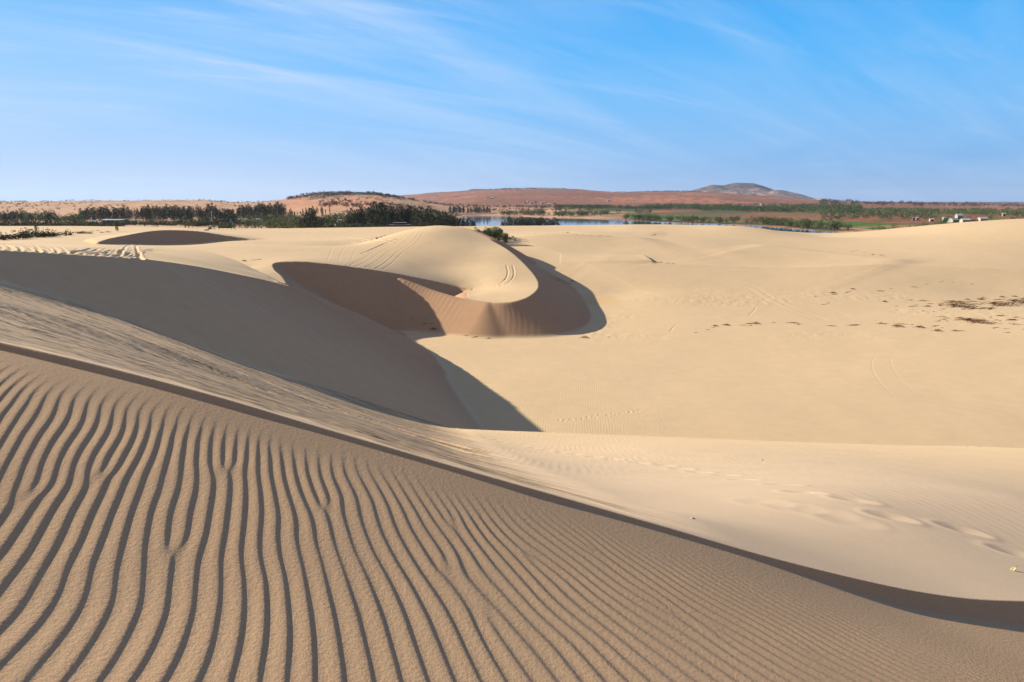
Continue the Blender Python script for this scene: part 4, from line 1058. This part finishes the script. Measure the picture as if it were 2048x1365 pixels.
def buildings():
    # white roofed pavilion in front of the big grove
    Y = 326; p = at_px(797, Y); g = p[2]
    t = empty('pavilion', (p[0], p[1], g), rad(2), 'open pavilion with two flat white roof tiers at the foot of the dark grove', 'pavilion')
    hz = float(ray(797, 449.5)[1]) * Y - g; W = 10.6
    part('lower_roof', M_WHITE, t, [(-W / 2, W / 2, -3, 3, hz - .28, hz + .05), (-W / 2 - .8, -W / 2 - .02, -2.6, 2.6, hz - .42, hz - .2)])
    part('upper_roof', M_WHITE, t, [(-2.7, 3.7, -1.8, 1.8, hz + .75, hz + 1.0)])
    part('clerestory', M_DARKW, t, [(-2.5, 3.5, -1.6, 1.6, hz + .06, hz + .74)])
    part('back_wall', M_DARKW, t, [(-W / 2 + .3, W / 2 - .3, 2.4, 2.6, 0, hz - .3)])
    for i in range(7):
        x = -W / 2 + .3 + i * (W - .6) / 6; part('post', M_WOOD, t, [(x - .09, x + .09, -2.8, -2.62, -.2, hz - .29)])
    part('railing', M_WOOD, t, [(-W / 2 + .4, W / 2 - .4, -2.74, -2.68, .9, 1.0)])
    # long white roof on the left
    Y = 425; p = at_px(230, Y); g = p[2]; hz = float(ray(230, 438.5)[1]) * Y - g; W = 13.2
    t = empty('long_shed', (p[0], p[1], g), rad(-3), 'long low shed with a white roof among the left casuarina trees', 'shed')
    V, Fc = gable(W, 5, hz - .5, .5); part('roof', M_WHITE, t, V=V, Fc=Fc)
    part('wall', M_DARKW, t, [(-W / 2, W / 2, -2.2, 2.2, 0, hz - .65)])
    for i in range(6): part('post', M_POST, t, [(-W / 2 + i * W / 5 - .08, -W / 2 + i * W / 5 + .08, -2.6, -2.44, 0, hz - .62)])
    house(187, 420, 4.2, 3, 2.2, .6, .1, M_WHITE, M_WALL, 'small white roofed hut left of the long white roof', group=None, name='hut')
    # arch roofed shed with a canopy
    Y = 305; p = at_px(449, Y); g = p[2]; hz = float(ray(449, 438)[1]) * Y - g
    t = empty('arched_shed', (p[0], p[1], g), rad(4), 'grey shed with a curved roof and white canopy, at the sand edge left of centre', 'shed')
    V = []; Fc = []; n = 12; W = 4.6
    for yy in (-2.5, 2.5):
        for i in range(n + 1):
            a = math.pi * i / n; V.append((-math.cos(a) * W / 2, yy, hz - 1.0 + math.sin(a) * 1.0))
    for i in range(n): Fc.append((i, i + 1, n + 2 + i, n + 1 + i))
    k = len(V); V += [(a, b, c - .12) for a, b, c in V]
    for i in range(n): Fc.append((k + i, k + n + 1 + i, k + n + 2 + i, k + i + 1)); Fc.append((i, k + i, k + i + 1, i + 1))
    part('curved_roof', M_STEEL, t, V=V, Fc=Fc)
    part('wall', M_DARKW, t, [(-W / 2 + .1, W / 2 - .1, -2.2, 2.4, 0, hz - 1.15)])
    part('canopy', M_WHITE, t, [(-W / 2 + 1.2, 4.6, -3.6, -2.5, hz - 1.45, hz - 1.33)])
    for x in (-1.0, 2.0, 4.5): part('post', M_POST, t, [(x - .05, x + .05, -3.5, -3.4, -.3, hz - 1.46)])
    for i, (u, lab) in enumerate(((479, 'leftmost of three small white roofed huts left of centre'), (491, 'middle one of three small white roofed huts left of centre'), (513, 'rightmost and widest of three small white roofed huts left of centre'))):
        house(u, 440, (3.2, 3.4, 6.0)[i], 3.5, max(2.0, float(ray(u, 436.5)[1]) * 440 - at_px(u, 440)[2]), .6, .05, M_WHITE, M_WALL, lab, name='hut')
    house(684, 318, 4.6, 3.6, max(2.2, float(ray(684, 438)[1]) * 318 - at_px(684, 318)[2]), .8, .1, M_STEEL, M_WOOD, 'brown hut with a grey roof left of the big casuarina grove', name='hut')
    house(664, 262, 4.0, 2.6, 1.6, .4, .0, M_STEEL, M_WOOD, 'low grey roofed shelter at the sand edge among bushes', name='shelter')
    # village on the right
    for u, Y, W, h, rs, rm, lab in ((1890, 640, 5.5, 2.6, 1.0, M_WHITE, 'leftmost pale house of the village behind the right dune'), (1906, 600, 8.5, 2.8, 1.5, M_WHITE, 'wide white roofed house, second from left in the village'),
                                (1917, 655, 6.5, 4.4, 1.4, M_WHITE, 'tall white roofed house at the back of the village'), (1930, 590, 8.0, 2.8, 1.3, M_WHITE, 'white roofed house in the middle of the village'),
                                (1946, 590, 9.5, 3.2, 1.3, M_REDROOF, 'house with a rusty red roof in the village on the right'), (1965, 585, 8.0, 4.0, 1.2, M_WALL, 'large cream house at the right end of the village'),
                                (1826, 640, 2.6, 2.6, .8, M_WHITE, 'tiny white hut on the slope left of the village'), (1834, 650, 2.6, 2.4, .8, M_WHITE, 'second tiny white hut on the slope left of the village'),
                                (1863, 620, 4.2, 2.4, .8, M_WHITE, 'small white hut between the tiny huts and the village'), (2006, 700, 3.5, 3, 1, M_WALL, 'small cream house alone right of the village')):
        house(u, Y, W, W * .7, h, rs, rad(TR.uniform(-14, 14)), rm, M_WALL, lab)
    for i, (u, v) in enumerate(((976, 397), (983, 398), (987, 397.5), (1050, 407), (1057, 405), (1063, 408), (1071, 406), (1084, 408), (1098, 411), (1109, 409), (1216, 403), (1522, 411))):
        p = hit(u, v, 900)
        if not p: continue
        t = house(u, p[1], TR.uniform(9, 14), 8, 4, 2.2, TR.uniform(-.3, .3), M_WHITE if i % 3 else M_REDROOF, M_WALL, 'tiny distant pale house at the foot of the red slope', group='distant houses on the red slope', name='distant_house')
    # mast
    p = at_px(686, 900); z1 = float(ray(686, 389)[1]) * 900
    t = empty('mast', p, 0, 'thin tall mast standing on the pale slope left of the big grove', 'mast')
    V = []; Fc = []; tube(V, Fc, (0, 0, -1), (0, 0, z1 - p[2]), .28, .16, 8); mesh_obj('pole', V, Fc, M_STEEL, True, t)
    H = z1 - p[2]
    for f, w in ((.97, 3.2), (.88, 5.0), (.80, 2.6)): part('cross_arm', M_STEEL, t, [(-w / 2, w / 2, -.15, .15, H * f, H * f + .3)])
    for u, Y, v in ((60, 400, 441), (183, 405, 436), (277, 420, 439), (424, 400, 424), (1005, 480, 446)):
        p = at_px(u, Y); H = max(2.5, float(ray(u, v)[1]) * Y - p[2])
        t = empty('lamp_post', p, 0, 'small white lamp post among the trees ' + {60: 'near the left edge', 183: 'beside the long white roof', 277: 'right of the long white roof', 424: 'above the arched dark dune', 1005: 'near the lakeside grove'}[u], 'lamp post')
        V = []; Fc = []; tube(V, Fc, (0, 0, -.3), (0, 0, H), .09, .06, 8); mesh_obj('pole', V, Fc, M_POST, True, t)
        part('lamp_head', M_POST, t, [(-.45, .45, -.18, .18, H - .05, H + .22)])
buildings()

# dry roots and plant litter caught on the sand
def root_clump(seed, n, W, H):
    rng = np.random.RandomState(seed); V = []; Fc = []
    J = [np.array([0., 0, 0])]
    for i in range(n):
        x = rng.normal(0, W * .33); y = rng.normal(0, W * .16); a = rng.uniform(-.35, .35) + (0 if rng.rand() < .55 else 3.14)
        l = rng.uniform(.15, .5) * W; p = J[rng.randint(max(0, len(J) - 7), len(J))] * 1.0; p[2] = min(p[2], H * .5); r = rng.uniform(.018, .04)
        for k in range(4):
            q = p + np.array([math.cos(a) * l / 4, math.sin(a) * l / 4, H * rng.uniform(-.25, .45) * (1 if k < 2 else -1)]); tube(V, Fc, p, q, r, r * .8, 5); p = q; J.append(q * 1.0); r *= .8; a += rng.normal(0, .35)
    return V, Fc
ROOTS = []
for s_, (n, W, H) in enumerate(((26, 1.6, .30), (14, 1.1, .16), (18, 1.9, .14), (46, 3.6, .34), (9, .7, .12))):
    V, Fc = root_clump(60 + s_, n, W, H); o = mesh_obj('root_clump', V, Fc, M_DRY); ROOTS.append(o.data); bpy.data.objects.remove(o)
def roots(pts, label, group, big=()):
    for i, (u, v) in enumerate(pts):
        p = hit(u, v, 20)
        if not p: continue
        k = 3 if (u, v) in big else TR.choice((0, 1, 2, 2, 4, 1))
        o = bpy.data.objects.new('root_clump', ROOTS[k]); COL.objects.link(o)
        s = TR.uniform(.5, .9) * (1.3 if (u, v) in big else .72)
        o.location = (p[0], p[1], p[2] - .01); o.rotation_euler = (0, 0, TR.uniform(-.5, .5)); o.scale = (s, s, s)
        o['label'] = label; o['category'] = 'dead plant'; o['group'] = group
def spr(cu, cv, n, su, sv):
    return [(cu + TR.gauss(0, su), cv + TR.gauss(0, sv)) for _ in range(n)]
def litter():
    roots([(1768, 602), (1778, 605), (1791, 613), (1818, 601), (1834, 602), (1815, 614), (1830, 611), (1842, 613), (1851, 608), (1862, 613), (1874, 610), (1880, 606), (1890, 606), (1900, 608), (1886, 612), (1893, 615), (1905, 604), (1918, 606), (1884, 619),
           (1931, 603), (1942, 600), (1951, 597), (1962, 596), (1972, 601), (1974, 604), (1937, 609), (1945, 611), (1988, 600), (2004, 600), (2015, 605), (1982, 612), (1990, 609), (2010, 613), (2018, 613), (2036, 598), (2045, 597), (2012, 595), (2037, 594),
           (1867, 624), (1845, 623), (1922, 620), (1935, 619), (1975, 619), (1980, 620), (1957, 619)],
          'dark dry root clump in the cluster on pale sand at far right', 'root clumps in the upper cluster at far right', big=((1890, 606), (1893, 615), (1972, 604), (1982, 612), (2015, 605)))
    roots([(1870, 634), (1877, 637), (1884, 640), (1874, 643), (1892, 643), (1903, 641), (1915, 641), (1922, 640), (1929, 637), (1936, 639), (1927, 643), (1934, 647), (1945, 641), (1965, 641), (1978, 635), (1990, 633), (2000, 634), (1985, 641), (1998, 643), (2010, 641),
           (2027, 636), (2040, 637), (2022, 641), (2035, 641), (2030, 650), (2043, 660), (2022, 650), (1990, 656), (2000, 658), (2012, 666), (1982, 657)],
          'reddish brown dry root clump in the lower rows at far right', 'root clumps in the lower rows at far right', big=((1927, 643), (1934, 647)))
    roots([(1750, 648), (1760, 646), (1770, 649), (1785, 648), (1800, 652), (1812, 655), (1790, 655), (1822, 650), (1835, 654), (1850, 655), (1862, 654), (1845, 657), (1885, 662), (1905, 663), (1918, 663), (1880, 656)],
          'thin brown line of dry roots on the pale crest right of centre', 'dry roots along the right crest line')
    roots([(1413, 660), (1425, 656), (1437, 652), (1448, 650), (1462, 651), (1475, 651), (1488, 649), (1500, 652), (1520, 647), (1545, 646), (1570, 646), (1596, 650), (1650, 652), (1690, 651), (1700, 652), (1390, 666), (1150 + 30, 676), (1215, 675)],
          'faint dry roots in a broken line right of the central dune', 'dry roots in a line right of the central dune')
    roots([(1640, 610), (1655, 607), (1660, 590), (1675, 587), (1690, 586), (1700, 583), (1712, 579), (1630, 594), (1645, 591), (1880, 565), (1885, 563), (1905, 565), (1750, 582), (1780, 578), (1820, 574), (1850, 569), (1925, 568), (1940, 569)],
          'small greyish litter patch on the sand slope at right', 'litter patches on the right slope')
    roots([(822, 638), (832, 643), (840, 646), (848, 649), (856, 652), (866, 655), (876, 659), (886, 662), (898, 666), (910, 670), (930, 672), (948, 675), (975, 678)],
          'dark dry root at the shaded foot of the central dune', 'dry roots at the foot of the central dune')
    roots([(1097, 554), (1106, 558), (1112, 561), (1118, 563), (1124, 565), (1130, 567), (1136, 565), (1143, 563), (1150, 563), (1158, 568), (1166, 564), (1172, 567), (1143, 590), (1150, 594)],
          'dark root clump at the shadow edge right of the central dune', 'root clumps by the right shadow of the central dune')
    roots([(1308, 524), (1314, 525), (1322, 526), (1330, 527), (1345, 528), (1700, 504), (1712, 502), (1726, 506), (1750, 510), (1757, 511), (1768, 513), (1560, 485), (1572, 488)],
          'tiny dark tuft on the smooth dune slope at upper right', 'tiny tufts on the upper right dunes')
    roots([(1012, 467), (1030, 468), (1050, 470), (1070, 468), (1090, 469), (1110, 467), (1125, 466), (1140, 466), (1152, 469), (1165, 470), (1180, 471), (1195, 472), (1210, 473), (1222, 474), (1300, 471), (1315, 471)],
          'low brown litter line on the sand behind the central dune', 'litter on the sand behind the central dune')
    roots([(495, 523), (505, 521), (515, 520), (148, 466), (165, 463), (175, 467), (190, 463), (200, 462), (130, 463)],
          'small brown litter on the pale sand at left', 'litter on the left sand')
litter()

def leaf():
    p = hit(2026, 1141, 1)
    t = bpy.data.objects.new('fallen_leaf', None); COL.objects.link(t); t.location = (p[0], p[1], p[2] + .004); t.rotation_euler = (rad(12), rad(-14), rad(20))
    t['label'] = 'single curled dry yellow-green leaf lying on smooth sand at the right edge'; t['category'] = 'leaf'
    V = []; n, k = 14, 5; L_, W_ = .062, .026
    for i in range(n + 1):
        s = i / n; w = W_ / 2 * math.sin(math.pi * min(1, s * 1.02)) ** .7 + .0006
        for j in range(k):
            q = (j / (k - 1) - .5) * 2
            V.append(((s - .5) * L_, q * w, .006 * abs(q) * math.sin(math.pi * s) + .010 * s * s))
    Fc = [(i * k + j, (i + 1) * k + j, (i + 1) * k + j + 1, i * k + j + 1) for i in range(n) for j in range(k - 1)]
    b = mesh_obj('blade', V, Fc, M_GREENLEAF, True, t)
    md = b.modifiers.new('t', 'SOLIDIFY'); md.thickness = .0012
    V = []; Fc = []; tube(V, Fc, (.029, 0, .009), (.05, .004, .016), .0012, .0008, 6); mesh_obj('stalk', V, Fc, M_BROWNLEAF, True, t)
    V2 = [(x * .75 + .012, y * .75, z * .6 - .0035) for x, y, z in [(((i / n) - .5) * L_, (j / (k - 1) - .5) * W_ * math.sin(math.pi * i / n) ** .7, .003) for i in range(n + 1) for j in range(k)]]
    Fc = [(i * k + j, (i + 1) * k + j, (i + 1) * k + j + 1, i * k + j + 1) for i in range(n) for j in range(k - 1)]
    mesh_obj('curled_edge', V2, Fc, M_BROWNLEAF, True, t)
leaf()
def pebble(u, v, s, label):
    p = hit(u, v, 1); rng = np.random.RandomState(int(u)); V = []; Fc = []; n, k = 8, 5
    for i in range(k + 1):
        a = math.pi * i / k
        for j in range(n):
            b = 2 * math.pi * j / n; r = s * (1 + .2 * rng.normal()); V.append((r * math.sin(a) * math.cos(b) * 1.4, r * math.sin(a) * math.sin(b), r * math.cos(a) * .7))
    for i in range(k):
        for j in range(n): Fc.append((i * n + j, i * n + (j + 1) % n, (i + 1) * n + (j + 1) % n, (i + 1) * n + j))
    o = mesh_obj('shell_chip', V, Fc, M_WALL); o.location = (p[0], p[1], p[2] + s * .3); o['label'] = label; o['category'] = 'shell chip'
pebble(1524, 921, .018, 'tiny pale shell chip on the smooth sand above the footprints')
pebble(1385, 1038, .010, 'tiny pale shell chip on the sand just beyond the dark shadow band')

LONG = []
def ordinals():
    """things that share a look are told apart by their order from left to right"""
    by = {}
    for o in SC.objects:
        if o.parent is None and 'label' in o and 'group' in o: by.setdefault(o['label'], []).append(o)
    for lab, os_ in by.items():
        if len(os_) < 2: continue
        os_.sort(key=lambda o: o.location.x / o.location.y)
        for i, o in enumerate(os_, 1):
            sfx = 'th' if 10 < i % 100 < 14 else {1: 'st', 2: 'nd', 3: 'rd'}.get(i % 10, 'th')
            o['label'] = lab + ', %d%s from left' % (i, sfx)
        if len(lab.split()) > 13: LONG.append(lab)
ordinals()

def haze():
    m_ = bpy.data.materials.new('haze_air'); m_.use_nodes = True; nt = m_.node_tree; nt.nodes.clear()
    out = nd(nt, 'ShaderNodeOutputMaterial'); v = nd(nt, 'ShaderNodeVolumePrincipled')
    v.inputs['Color'].default_value = (.55, .72, .95, 1); v.inputs['Density'].default_value = 4.2e-5; v.inputs['Anisotropy'].default_value = .2
    nt.links.new(v.outputs[0], out.inputs['Volume'])
    r, z0, z1 = 12500, -90, 190
    V = [(-r, -r, z0), (r, -r, z0), (r, r, z0), (-r, r, z0), (-r, -r, z1), (r, -r, z1), (r, r, z1), (-r, r, z1)]
    o = mesh_obj('haze', V, [(3, 2, 1, 0), (4, 5, 6, 7), (0, 1, 5, 4), (1, 2, 6, 5), (2, 3, 7, 6), (3, 0, 4, 7)], m_, False)
    o['kind'] = 'stuff'; o['label'] = 'thin morning haze in the air over the whole landscape'
haze()
